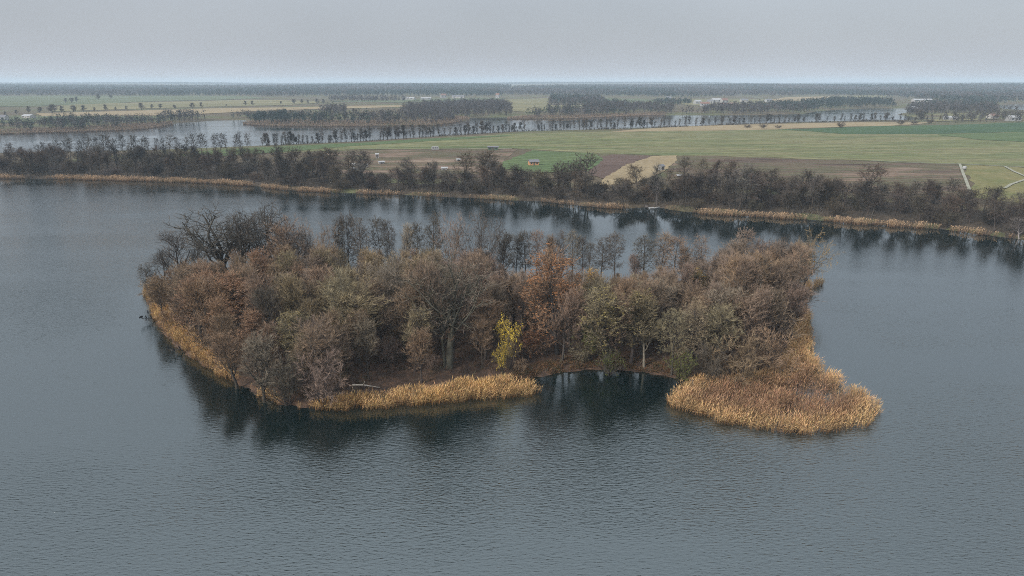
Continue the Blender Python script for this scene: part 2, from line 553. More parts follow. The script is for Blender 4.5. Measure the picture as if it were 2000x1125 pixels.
# fields: thin sheets draped over the land
def sheet(name, label, pxs, mat, step, off, world=False):
    poly = np.array(pxs, float) if world else np.array([on_land(a, b)[:2] for a, b in pxs])
    pts = []
    n = len(poly)
    for i in range(n):
        a, b = poly[i], poly[(i + 1) % n]
        k = max(1, int(np.linalg.norm(b - a) / step))
        for j in range(k): pts.append(a + (b - a) * j / k)
    jr = np.random.default_rng(int(abs(poly[0][0]) * 7) + 3)
    if not world: pts = [q + jr.normal(0, min(0.10 * step, 2.5), 2) for q in pts]
    nb = len(pts)
    x0, y0 = poly.min(0); x1, y1 = poly.max(0)
    gx, gy = np.meshgrid(np.arange(x0, x1, step), np.arange(y0, y1, step))
    gx, gy = gx.ravel(), gy.ravel()
    ok = inside(poly, gx, gy) & (dist_poly(poly, gx, gy) > step * 0.4)
    pts += [np.array(q) for q in zip(gx[ok], gy[ok])]
    vs, es, fs, *_ = delaunay_2d_cdt([Vector((float(q[0]), float(q[1]))) for q in pts], [(i, (i + 1) % nb) for i in range(nb)], [], 1, 1e-4)
    V = np.array([(v.x, v.y) for v in vs])
    Z = hfun(V[:, 0], V[:, 1]) + off
    F = np.array([f for f in fs if len(f) == 3])
    # face up
    a, b, c = V[F[:, 0]], V[F[:, 1]], V[F[:, 2]]
    cr = (b[:, 0]-a[:, 0])*(c[:, 1]-a[:, 1]) - (b[:, 1]-a[:, 1])*(c[:, 0]-a[:, 0])
    F[cr < 0] = F[cr < 0][:, ::-1]
    o = obj(name, np_mesh(name, np.column_stack([V, Z]), F, mat, True))
    return tag(o, label, kind='structure')

M['f_khaki'] = ground_mat('khaki_pasture', [(0.30, (0.07, 0.105, 0.04)), (0.40, (0.12, 0.135, 0.06)), (0.48, (0.185, 0.17, 0.088)), (0.55, (0.12, 0.135, 0.058)), (0.63, (0.20, 0.19, 0.095)), (0.75, (0.10, 0.125, 0.05))], 0.024, (0.10, 1.0, 1.0), R(4), fine=0.12, bump=0.1, lines=(0.025, R(9), 0.22))
M['f_green'] = ground_mat('winter_wheat', [(0.3, (0.07, 0.11, 0.045)), (0.7, (0.11, 0.14, 0.06))], 0.03, (0.3, 1, 1), fine=0.3, bump=0.1, lines=(0.04, R(12), 0.25))
M['f_deep'] = ground_mat('deep_green_crop', [(0.3, (0.04, 0.075, 0.038)), (0.7, (0.065, 0.105, 0.045))], 0.02, (0.3, 1, 1), fine=0.3, bump=0.1)
M['f_rust'] = ground_mat('rusty_rough_ground', [(0.3, (0.055, 0.042, 0.033)), (0.42, (0.125, 0.088, 0.064)), (0.5, (0.095, 0.09, 0.05)), (0.58, (0.17, 0.118, 0.085)), (0.7, (0.26, 0.20, 0.145))], 0.055, (0.25, 1, 1), fine=0.5, lines=(0.05, R(-6), 0.25))
M['f_plough'] = ground_mat('ploughed_soil', [(0.3, (0.085, 0.058, 0.046)), (0.7, (0.145, 0.10, 0.08))], 0.35, (0.12, 1, 1), R(5), fine=0.8, bump=0.7, lines=(0.12, R(-25), 0.35))
M['f_tan'] = ground_mat('dry_stubble', [(0.3, (0.22, 0.17, 0.10)), (0.7, (0.31, 0.245, 0.145))], 0.05, (0.3, 1, 1), fine=0.5)
M['f_dull'] = ground_mat('dull_meadow', [(0.3, (0.12, 0.12, 0.06)), (0.7, (0.22, 0.19, 0.10))], 0.008, (0.3, 1, 1), fine=0.1)
M['f_path'] = ground_mat('pale_track', [(0.3, (0.22, 0.22, 0.16)), (0.7, (0.32, 0.31, 0.25))], 0.3, fine=1.5)
M['f_wood'] = ground_mat('wood_floor', [(0.3, (0.055, 0.045, 0.035)), (0.7, (0.09, 0.07, 0.05))], 0.2, fine=0.9)
M['f_pale'] = ground_mat('pale_winter_crop', [(0.3, (0.085, 0.105, 0.055)), (0.7, (0.13, 0.14, 0.075))], 0.01, (0.3, 1, 1), fine=0.1)
M['f_olive'] = ground_mat('olive_grass', [(0.3, (0.12, 0.13, 0.05)), (0.7, (0.20, 0.17, 0.08))], 0.06, fine=0.4)

sheet('pasture_field', 'wide khaki-green striped pasture between the shore wood and the far lake',
      [(470, 300), (560, 288), (700, 281), (900, 268), (1000, 262), (1250, 256), (1500, 252), (1560, 253), (1750, 247), (2000, 240), (2300, 238), (2400, 300),
       (2000, 326), (1870, 320), (1700, 314), (1500, 308), (1300, 304), (1200, 301), (1000, 290), (860, 291), (690, 292), (600, 297)], M['f_khaki'], 14, 0.12)
sheet('green_field', 'bright green crop strip at the pasture\'s left end', [(330, 305), (395, 296), (500, 289), (700, 279.5), (830, 271.5), (990, 264.5), (1000, 266), (860, 275), (700, 285), (560, 296), (470, 303), (420, 307)], M['f_green'], 10, 0.25)
sheet('green_field', 'deep green crop band at the far right edge of the pasture', [(1520, 253.5), (1560, 252.5), (1750, 246), (2000, 239), (2350, 236), (2350, 252), (2000, 258), (1830, 262), (1650, 262)], M['f_deep'], 14, 0.25)
sheet('green_field', 'bright green wedge in the pasture at the right edge', [(1830, 263), (2000, 259), (2300, 256), (2300, 276), (2000, 278), (1900, 272)], M['f_green'], 12, 0.3)
sheet('stubble_field', 'tan stubble strip behind the middle of the pasture', [(1180, 259), (1250, 252.5), (1330, 247), (1500, 243), (1700, 239.5), (1830, 239), (1740, 246.5), (1540, 252), (1300, 256)], M['f_tan'], 12, 0.22)
sheet('rough_ground', 'rusty rough ground with allotments behind the shore trees', [(640, 300), (690, 293), (860, 292), (1010, 292), (985, 315), (960, 345), (820, 352), (700, 345), (600, 335)], M['f_rust'], 8, 0.14)
sheet('green_field', 'small green plot around the orange cabin', [(985, 316), (1040, 294), (1160, 300), (1180, 312), (1150, 335), (1050, 338), (980, 330)], M['f_green'], 6, 0.28)
sheet('ploughed_field', 'dark brown ploughed wedge beside the tan strip', [(1158, 310), (1195, 303), (1275, 305.5), (1225, 322), (1178, 350), (1150, 340)], M['f_plough'], 5, 0.24)
sheet('stubble_field', 'curved tan strip running up from the shore wood', [(1170, 362), (1178, 349), (1225, 321), (1277, 305), (1322, 304.5), (1318, 318), (1290, 340), (1230, 362)], M['f_tan'], 5, 0.24)
sheet('rough_ground', 'wide rusty brown field above the right shore wood', [(1318, 308), (1330, 306), (1500, 309), (1700, 315), (1872, 322), (1895, 385), (1800, 380), (1600, 370), (1400, 362), (1300, 352)], M['f_rust'], 8, 0.14)
sheet('rough_ground', 'olive and brown plots right of the pale track', [(1882, 322.5), (1960, 325.5), (2000, 328), (2300, 340), (2300, 420), (2000, 400), (1900, 386)], M['f_olive'], 8, 0.14)
def path(name, label, pxs, w, mat=None):
    c = [on_land(a, b)[:2] for a, b in pxs]
    L, Rr = [], []
    for i in range(len(c)):
        t = c[min(i + 1, len(c) - 1)] - c[max(i - 1, 0)]; t = t / np.linalg.norm(t); nn = np.array([-t[1], t[0]])
        L.append(c[i] + nn * w / 2); Rr.append(c[i] - nn * w / 2)
    return sheet(name, label, L + Rr[::-1], mat or M['f_path'], 3, 0.42, world=True)
path('track', 'pale track running from the pasture edge down to the wood', [(1874, 321), (1882, 343), (1893, 372)], 1.3)
path('track', 'pale track slanting across the right edge plots', [(1962, 326), (1980, 336), (2010, 349)], 1.3)
path('track', 'pale track curving up at the right edge', [(1962, 369), (1975, 361), (2012, 349)], 1.4)
path('track', 'light track along the lower edge of the pasture', [(1700, 314.6), (1790, 319), (1874, 321.5), (1960, 326), (2040, 329)], 1.4)
path('track', 'thin pale track behind the allotments', [(700, 292), (850, 292.5), (1000, 291.5)], 1.2)
# far fields
FARF = [('f_pale', 'dull green field in the left distance', [(-200, 189), (130, 187), (480, 188), (520, 192), (300, 198), (60, 208), (-200, 210)]),
        ('f_tan', 'tan field behind the left hedgerow trees', [(80, 222), (330, 215), (480, 211), (700, 207), (870, 206), (700, 212), (500, 217), (330, 226), (80, 228)]),
        ('f_dull', 'khaki meadow in the left distance', [(130, 205), (480, 195), (640, 199), (560, 206), (300, 212), (100, 218)]),
        ('f_pale', 'green strip before the far left reeds', [(-100, 228), (60, 228), (330, 227), (300, 234), (60, 240), (-100, 243)]),
        ('f_pale', 'green field before the distant barns', [(640, 198), (780, 195), (900, 192), (990, 192), (950, 198), (780, 201)]),
        ('f_dull', 'khaki clearing right of the distant barns', [(980, 195), (1070, 192), (1070, 212), (1050, 220), (1000, 218)]),
        ('f_dull', 'pale clearing between distant woods', [(1070, 206), (1150, 205), (1140, 212), (1060, 214)]),
        ('f_pale', 'green field left of the distant village', [(1180, 192), (1270, 195), (1330, 200), (1280, 207), (1200, 200)]),
        ('f_dull', 'pale ground around the distant village', [(1320, 194), (1500, 194), (1520, 202), (1440, 208), (1340, 206)]),
        ('f_tan', 'tan field on the right-hand distant slope', [(1505, 195), (1540, 190), (1622, 188), (1610, 196), (1560, 200), (1515, 200)]),
        ('f_dull', 'pale strip on the right-hand distant slope', [(1640, 187), (1735, 186), (1730, 190), (1640, 190)]),
        ('f_dull', 'pale fields below the right distant wood', [(1780, 226), (1850, 222), (2000, 222), (2100, 228), (1900, 236), (1830, 238)])]
for mname, lab, pp in FARF:
    sheet('field', lab, pp, M[mname], 60, 0.5)

# ------------------------------------------------------------------ tree prototypes
def unit(v):
    return v / (np.linalg.norm(v, axis=-1, keepdims=True) + 1e-9)

class Tree:
    def __init__(s, seed):
        s.rng = np.random.default_rng(seed)
        s.br = {0: [], 1: [], 2: [], 3: []}
    def grow(s, lev, p, d, L, r0, r1, nseg, wander, up):
        pts = [p]; d = unit(np.array(d, float))
        for i in range(nseg):
            d = unit(d + s.rng.normal(0, wander, 3) + np.array([0, 0, up]))
            p = p + d * (L / nseg); pts.append(p)
        pts = np.array(pts)
        s.br[lev].append((pts, np.linspace(r0, r1, nseg + 1)))
        return pts
    def at(s, pts, t):
        k = t * (len(pts) - 1); i = min(int(k), len(pts) - 2); f = k - i
        return pts[i] * (1 - f) + pts[i + 1] * f, unit(pts[i + 1] - pts[i])
    def side(s, d, ang, az):
        a = np.cross(d, [0.0, 0.0, 1.0])
        if np.linalg.norm(a) < 0.05: a = np.array([1.0, 0, 0])
        a = unit(a); b = np.cross(d, a)
        return unit(d * math.cos(ang) + (a * math.cos(az) + b * math.sin(az)) * math.sin(ang))
    def children(s, lev, pts, n, t0, t1, ang, length, r, nseg, wander, up, jit=0.35):
        out = []
        az = s.rng.uniform(0, 2 * PI)
        for k in range(n):
            t = t0 + (t1 - t0) * (k + s.rng.uniform(0.1, 0.9)) / n
            p, d = s.at(pts, t)
            az += 2.4 + s.rng.normal(0, 0.4)
            a = ang(t) * (1 + s.rng.normal(0, 0.15))
            L = length(t) * s.rng.uniform(1 - jit, 1 + jit)
            rr = r * (1.15 - 0.7 * t)
            out.append(s.grow(lev, p, s.side(d, a, az), L, rr, rr * 0.35, nseg, wander, up))
        return out

def tubes(branches, sides):
    V, F, base = [], [], 0
    for pts, rad in branches:
        k = len(pts)
        t = np.empty_like(pts); t[1:-1] = pts[2:] - pts[:-2]; t[0] = pts[1] - pts[0]; t[-1] = pts[-1] - pts[-2]
        t = unit(t)
        ref = np.array([0.31, 0.17, 0.94]) if abs(t[0][2]) < 0.9 else np.array([0.9, 0.4, 0.1])
        a = unit(np.cross(t, ref)); b = np.cross(t, a)
        ph = np.arange(sides) * 2 * PI / sides
        ring = pts[:, None, :] + rad[:, None, None] * (np.cos(ph)[None, :, None] * a[:, None, :] + np.sin(ph)[None, :, None] * b[:, None, :])
        V.append(ring.reshape(-1, 3))
        i = np.arange(k - 1)[:, None] * sides; j = np.arange(sides)[None, :]
        f = np.stack([i + j, i + (j + 1) % sides, i + sides + (j + 1) % sides, i + sides + j], -1).reshape(-1, 4) + base
        F.append(f); base += k * sides
    if not V: return np.zeros((0, 3)), np.zeros((0, 4), int)
    return np.vstack(V), np.vstack(F)

def sample_on(branches, per, rng, t0=0.1):
    """points and directions along polylines"""
    Pn, D = [], []
    for pts, rad in branches:
        n = per if isinstance(per, int) else max(1, int(rng.poisson(per)))
        t = rng.uniform(t0, 1, n) * (len(pts) - 1)
        i = np.minimum(t.astype(int), len(pts) - 2); f = (t - i)[:, None]
        Pn.append(pts[i] * (1 - f) + pts[i + 1] * f); D.append(unit(pts[i + 1] - pts[i]))
    return np.vstack(Pn), np.vstack(D)

def twigs(P0, D, L, w, spread, up, rng, bend=0.0):
    n = len(P0)
    d = unit(D + rng.normal(0, spread, (n, 3)) + np.array([0, 0, up]))
    Ls = L * rng.uniform(0.45, 1.25, n)[:, None]
    side = unit(np.cross(d, rng.normal(0, 1, (n, 3)))) * (w * rng.uniform(0.6, 1.3, n))[:, None] * 0.5
    tip = P0 + d * Ls + np.array([0, 0, bend]) * Ls
    V = np.stack([P0 - side, P0 + side, tip], 1).reshape(-1, 3)
    return V, np.arange(3 * n).reshape(n, 3), tip

def leaves(C, size, rng, flat=0.4):
    n = len(C)
    a = unit(rng.normal(0, 1, (n, 3)) * np.array([1, 1, flat])); b = unit(np.cross(a, rng.normal(0, 1, (n, 3))))
    s = (size * rng.uniform(0.6, 1.3, n))[:, None]
    V = np.stack([C - a * s, C - b * s * 0.55, C + a * s, C + b * s * 0.55], 1).reshape(-1, 4 * 3).reshape(-1, 3)
    return V, np.arange(4 * n).reshape(n, 4)

PROTO = {}
def finish(key, T, H, tw, leaf=None, lod=0, seedoff=0):
    """tw: (per3, per2, L, w, spread, up, bend); leaf: (count, size, zmin)"""
    rng = T.rng
    per3, per2, L, w, spread, up, bend = tw
    parts = {}
    if lod == 0:
        V, F = tubes(T.br[0] + T.br[1], 6)
        parts['trunk'] = np_mesh(key + '_trunk', V, F, M['bark'], True)
        V, F = tubes(T.br[2] + T.br[3], 3)
        if len(V): parts['branches'] = np_mesh(key + '_branches', V, F, M['bark'], True)
    else:
        V, F = tubes(T.br[0] + T.br[1], 5)
        V2, F2 = tubes(T.br[2] + T.br[3], 3)
        parts['trunk'] = np_mesh(key + '_trunk', np.vstack([V, V2]) if len(V2) else V, np.vstack([F, F2 + len(V)]) if len(V2) else F, M['bark'], True)
    src = T.br[3] if T.br[3] else T.br[2]
    P0, D = sample_on(src, per3, rng)
    if per2:
        P1, D1 = sample_on(T.br[2] if T.br[3] else T.br[1], per2, rng, 0.3)
        P0 = np.vstack([P0, P1]); D = np.vstack([D, D1])
    V, F, tip = twigs(P0, D, L, w, spread, up, rng, bend)
    parts['crown'] = np_mesh(key + '_crown', V, F, M['twig'])
    if leaf:
        cnt, size, zmin = leaf
        k = rng.integers(0, len(tip), cnt)
        C = tip[k] * 0.6 + P0[k] * 0.4 + rng.normal(0, size * 0.8, (cnt, 3))
        # leaves linger in clumps
        ph = np.sin(C[:, 0] * 1.1 + 1) + np.sin(C[:, 1] * 1.3) + np.sin(C[:, 2] * 1.2 + 2)
        C = C[(ph > -0.6) & (C[:, 2] > zmin)]
        V, F = leaves(C, size, rng)
        parts['leaves'] = np_mesh(key + '_leaves', V, F, M['leaf'])
    co = tip
    parts['_h'] = float(np.percentile(co[:, 2], 99.7))
    parts['_w'] = float(np.percentile(np.abs(co[:, 0]), 97) + np.percentile(np.abs(co[:, 1]), 97))
    PROTO[key] = parts

def oak(seed):
    T = Tree(seed); H = 20.0
    tr = T.grow(0, np.zeros(3), (0, 0, 1), 7.0, 0.55, 0.38, 5, 0.07, 0.2)
    limbs = T.children(1, tr, 8, 0.5, 1.0, lambda t: R(46 - 26 * t), lambda t: 9.5 + 3 * t, 0.26, 8, 0.20, 0.09, 0.2)
    limbs += [T.grow(1, tr[-1], (T.rng.normal(0, .3), T.rng.normal(0, .3), 1), 11.5, 0.28, 0.08, 8, 0.16, 0.1) for _ in range(2)]
    b2 = []
    for l in limbs: b2 += T.children(2, l, 9, 0.22, 1.0, lambda t: R(52), lambda t: 4.6 - 2.2 * t, 0.10, 5, 0.24, 0.05)
    for b in b2: T.children(3, b, 5, 0.2, 1.0, lambda t: R(48), lambda t: 1.7, 0.06, 3, 0.25, 0.05)
    return T, H
def broad(seed, n1=20, spreadang=34, H=17.0):
    T = Tree(seed)
    tr = T.grow(0, np.zeros(3), (0, 0, 1), H * 0.88, 0.34, 0.05, 10, 0.06, 0.12)
    if seed % 2:      # forked stem
        T.grow(0, tr[3], (T.rng.normal(0, .25), T.rng.normal(0, .25), 1), H * 0.55, 0.2, 0.05, 7, 0.07, 0.1)
    limbs = T.children(1, tr, n1, 0.26, 1.0, lambda t: R(spreadang + 14 - 24 * t), lambda t: H * (0.46 - 0.30 * t), 0.13, 6, 0.11, 0.11, 0.3)
    b2 = []
    for l in limbs: b2 += T.children(2, l, 7, 0.2, 1.0, lambda t: R(36), lambda t: H * 0.15 * (1.15 - 0.5 * t), 0.06, 4, 0.15, 0.13)
    for b in b2: T.children(3, b, 4, 0.15, 1.0, lambda t: R(36), lambda t: 1.3, 0.03, 2, 0.17, 0.12)
    return T, H
def alder(seed, H=15.0, wid=0.17):
    T = Tree(seed)
    tr = T.grow(0, np.zeros(3), (0, 0, 1), H * 0.97, 0.27, 0.04, 10, 0.045, 0.15)
    limbs = T.children(1, tr, 30, 0.34, 0.99, lambda t: R(74 - 26 * t), lambda t: H * wid * (math.sin(PI * min(1, max(0.08, (t - 0.22) / 0.86))) ** 0.7 + 0.12), 0.06, 5, 0.13, 0.05, 0.35)
    b2 = []
    for l in limbs: b2 += T.children(2, l, 6, 0.25, 1.0, lambda t: R(46), lambda t: 1.3, 0.028, 3, 0.2, 0.03)
    for b in b2: T.children(3, b, 3, 0.2, 1.0, lambda t: R(45), lambda t: 0.8, 0.018, 2, 0.2, 0.02)
    return T, H
def shrub(seed, H=6.0):
    T = Tree(seed)
    stems = []
    for k in range(9):
        az = k * 2.4 + T.rng.uniform(0, .6); a = R(T.rng.uniform(6, 46))
        stems.append(T.grow(1, np.array([math.cos(az), math.sin(az), 0]) * 0.25, (math.cos(az) * math.sin(a), math.sin(az) * math.sin(a), math.cos(a)), H * T.rng.uniform(0.7, 1.02), 0.07, 0.02, 6, 0.11, 0.05))
    b2 = []
    for l in stems: b2 += T.children(2, l, 8, 0.15, 1.0, lambda t: R(42), lambda t: H * 0.26 * (1.2 - 0.6 * t), 0.028, 3, 0.16, 0.08)
    for b in b2: T.children(3, b, 4, 0.15, 1.0, lambda t: R(40), lambda t: 0.9, 0.016, 2, 0.2, 0.06)
    return T, H
def willow(seed, H=15.0):
    T = Tree(seed)
    tr = T.grow(0, np.zeros(3), (0.1, 0, 1), H * 0.3, 0.42, 0.3, 4, 0.08, 0.1)
    limbs = T.children(1, tr, 9, 0.5, 1.0, lambda t: R(40), lambda t: H * 0.62, 0.18, 7, 0.12, 0.06, 0.15)
    b2 = []
    for l in limbs: b2 += T.children(2, l, 9, 0.25, 1.0, lambda t: R(38), lambda t: H * 0.2, 0.05, 5, 0.14, -0.03)
    for b in b2: T.children(3, b, 5, 0.2, 1.0, lambda t: R(30), lambda t: 1.7, 0.025, 3, 0.14, -0.10)
    return T, H
def broom(seed, H=16.0):
    T = Tree(seed)
    tr = T.grow(0, np.zeros(3), (0, 0, 1), H * 0.2, 0.4, 0.3, 3, 0.05, 0.1)
    limbs = T.children(1, tr, 14, 0.3, 1.0, lambda t: R(28), lambda t: H * 0.78, 0.12, 7, 0.10, 0.05, 0.12)
    b2 = []
    for l in limbs: b2 += T.children(2, l, 10, 0.12, 1.0, lambda t: R(36), lambda t: H * 0.17, 0.04, 4, 0.14, 0.06)
    for b in b2: T.children(3, b, 4, 0.15, 1.0, lambda t: R(36), lambda t: 1.3, 0.022, 2, 0.18, 0.04)
    return T, H

for k in range(3): finish('oak%d' % k, *oak(11 + k), (5, 2, 0.9, 0.05, 0.4, 0.05, 0))
for k in range(4): finish('broad%d' % k, *broad(31 + k, 17 + k, 26 + 6 * k), (12, 4, 1.0, 0.05, 0.36, 0.22, 0))
for k in range(2): finish('airy%d' % k, *broad(141 + k, 17, 42), (4, 2, 0.9, 0.05, 0.4, 0.1, 0))
for k in range(4): finish('alder%d' % k, *alder(51 + k, 15, 0.15 + 0.02 * k), (7, 4, 0.6, 0.065, 0.6, 0.0, 0))
for k in range(3): finish('shrub%d' % k, *shrub(71 + k), (14, 5, 0.65, 0.05, 0.42, 0.12, 0))
for k in range(2): finish('broom%d' % k, *broom(81 + k), (10, 4, 0.95, 0.052, 0.42, 0.1, 0))
finish('willow0', *willow(91), (16, 5, 1.1, 0.035, 0.3, -0.12, -0.1), (1500, 0.16, 4))
for k in range(2): finish('leafoak%d' % k, *broad(101 + k, 20, 44), (9, 4, 0.9, 0.05, 0.5, 0.05, 0), (3600, 0.16, 2))
for k in range(2): finish('rusty%d' % k, *broad(111 + k, 20, 48, 14.0), (11, 5, 0.8, 0.05, 0.45, 0.08, 0), (5500, 0.15, 1))
for k in range(2): finish('maple%d' % k, *broad(121 + k, 17, 34, 14.0), (10, 4, 0.8, 0.05, 0.5, 0.05, 0), (1500, 0.16, 1))
for k in range(2): finish('leafshrub%d' % k, *shrub(131 + k), (9, 4, 0.6, 0.045, 0.5, 0.1, 0), (2400, 0.13, 0.3))

# lighter versions for the far shore
def lod_broad(seed, n1=15, ang=36, H=14.0, n2=6, n3=3, thick=0.30, start=0.24):
    T = Tree(seed)
    tr = T.grow(0, np.zeros(3), (0, 0, 1), H * 0.86, thick, 0.06, 6, 0.07, 0.12)
    limbs = T.children(1, tr, n1, start, 1.0, lambda t: R(ang + 12 - 24 * t), lambda t: H * (0.48 - 0.30 * t), 0.12, 4, 0.12, 0.11, 0.3)
    b2 = []
    for l in limbs: b2 += T.children(2, l, n2, 0.2, 1.0, lambda t: R(44), lambda t: H * 0.16 * (1.15 - 0.5 * t), 0.06, 2, 0.18, 0.10)
    if n3:
        for b in b2: T.children(3, b, n3, 0.15, 1.0, lambda t: R(42), lambda t: 1.3, 0.035, 1, 0.2, 0.08)
    return T, H
def lod_alder(seed, H=16.0, wid=0.2, thick=0.26, start=0.36):
    T = Tree(seed)
    tr = T.grow(0, np.zeros(3), (0, 0, 1), H * 0.97, thick, 0.06, 7, 0.08, 0.15)
    limbs = T.children(1, tr, 20, start, 0.99, lambda t: R(66 - 26 * t), lambda t: H * wid * (math.sin(PI * min(1, max(0.08, (t - 0.26) / 0.84))) ** 0.7 + 0.1), 0.09, 3, 0.15, 0.07, 0.35)
    for l in limbs: T.children(2, l, 5, 0.25, 1.0, lambda t: R(46), lambda t: 1.6, 0.05, 2, 0.2, 0.03)
    return T, H
for k in range(4): finish('fbroad%d' % k, *lod_broad(201 + k, 14 + k, 24 + 6 * k), (9, 4, 1.1, 0.075, 0.4, 0.2, 0), None, 1)
for k in range(3): finish('fshrub%d' % k, *shrub(211 + k), (10, 4, 0.75, 0.075, 0.5, 0.1, 0), None, 1)
for k in range(4): finish('falder%d' % k, *lod_alder(221 + k, 16, 0.15 + 0.025 * k), (13, 6, 0.9, 0.12, 0.6, 0.02, 0), None, 1)
for k in range(3): finish('foak%d' % k, *lod_broad(231 + k, 16, 58, 15.0), (9, 5, 1.0, 0.08, 0.5, 0.1, 0), None, 1)
# far hedgerow trees, half a kilometre and more away
for k in range(3): finish('tiny%d' % k, *lod_broad(241 + k, 13, 40, 13.0, 6, 0, 0.6, 0.1), (16, 6, 1.5, 0.30, 0.6, 0.1, 0), None, 1)
for k in range(3): finish('talder%d' % k, *lod_alder(251 + k, 15, 0.13 + 0.03 * k, 0.42, 0.2), (9, 4, 1.5, 0.17, 0.7, 0.12, 0), None, 1)

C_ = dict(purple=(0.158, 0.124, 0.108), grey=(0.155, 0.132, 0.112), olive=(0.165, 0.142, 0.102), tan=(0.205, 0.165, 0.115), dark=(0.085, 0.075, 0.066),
          rust=(0.205, 0.138, 0.098), pink=(0.215, 0.162, 0.13), redbrown=(0.172, 0.13, 0.104), brown=(0.175, 0.13, 0.098), black=(0.075, 0.066, 0.06), ash=(0.22, 0.20, 0.18),
          green=(0.11, 0.125, 0.05))
BARK = dict(dark=(0.075, 0.066, 0.058), mid=(0.082, 0.07, 0.06), pale=(0.20, 0.18, 0.15), green=(0.10, 0.096, 0.074))
rs = random.Random(7)
KIND = dict(airy='bare_tree', oak='oak_tree', broad='bare_tree', alder='alder_tree', shrub='shrub', broom='bare_tree', willow='willow_tree', leafoak='oak_tree', rusty='rust_leaved_tree', maple='maple_tree', leafshrub='leafy_shrub', fbroad='shore_tree', foak='shore_tree', fshrub='shrub', falder='alder_tree')
THINGS = []   # (root, look, zone, x-pixel)
ISL_SPOTS = []

def jit(c, a=0.12):
    k = 1 + rs.uniform(-a, a)
    return (c[0] * k * (1 + rs.uniform(-.05, .05)), c[1] * k, c[2] * k * (1 + rs.uniform(-.06, .06)), 1)

def plant(name, proto, loc, h, width=None, tint='brown', bark='mid', leafc=None, lean=(0, 0), rz=None, k=1.0):
    pr = PROTO[proto]
    root = empty(name, loc, rs.uniform(0, 2 * PI) if rz is None else rz)
    root.rotation_euler = (lean[0], lean[1], root.rotation_euler[2])
    sz = h / pr['_h']
    sx = sz if width is None else width / pr['_w']
    sx = min(max(sx, sz * 0.42), sz * 2.0)
    root.scale = (sx, sx, sz)
    if loc[1] > 200: k *= 0.6      # darker crown tint for the trees across the lake
    else: k *= 1.5
    tc = jit(tuple(c * k * w for c, w in zip((C_[tint] if isinstance(tint, str) else tint), (1.0, 0.965, 0.85) if loc[1] < 200 else (1, 1, 0.97))))
    bc = jit(BARK[bark] if isinstance(bark, str) else bark)
    for part in ('trunk', 'branches', 'crown', 'leaves'):
        if part in pr:
            o = obj(part, pr[part], root)
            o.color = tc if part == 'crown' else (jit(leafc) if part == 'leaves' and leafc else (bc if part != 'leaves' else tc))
    return root

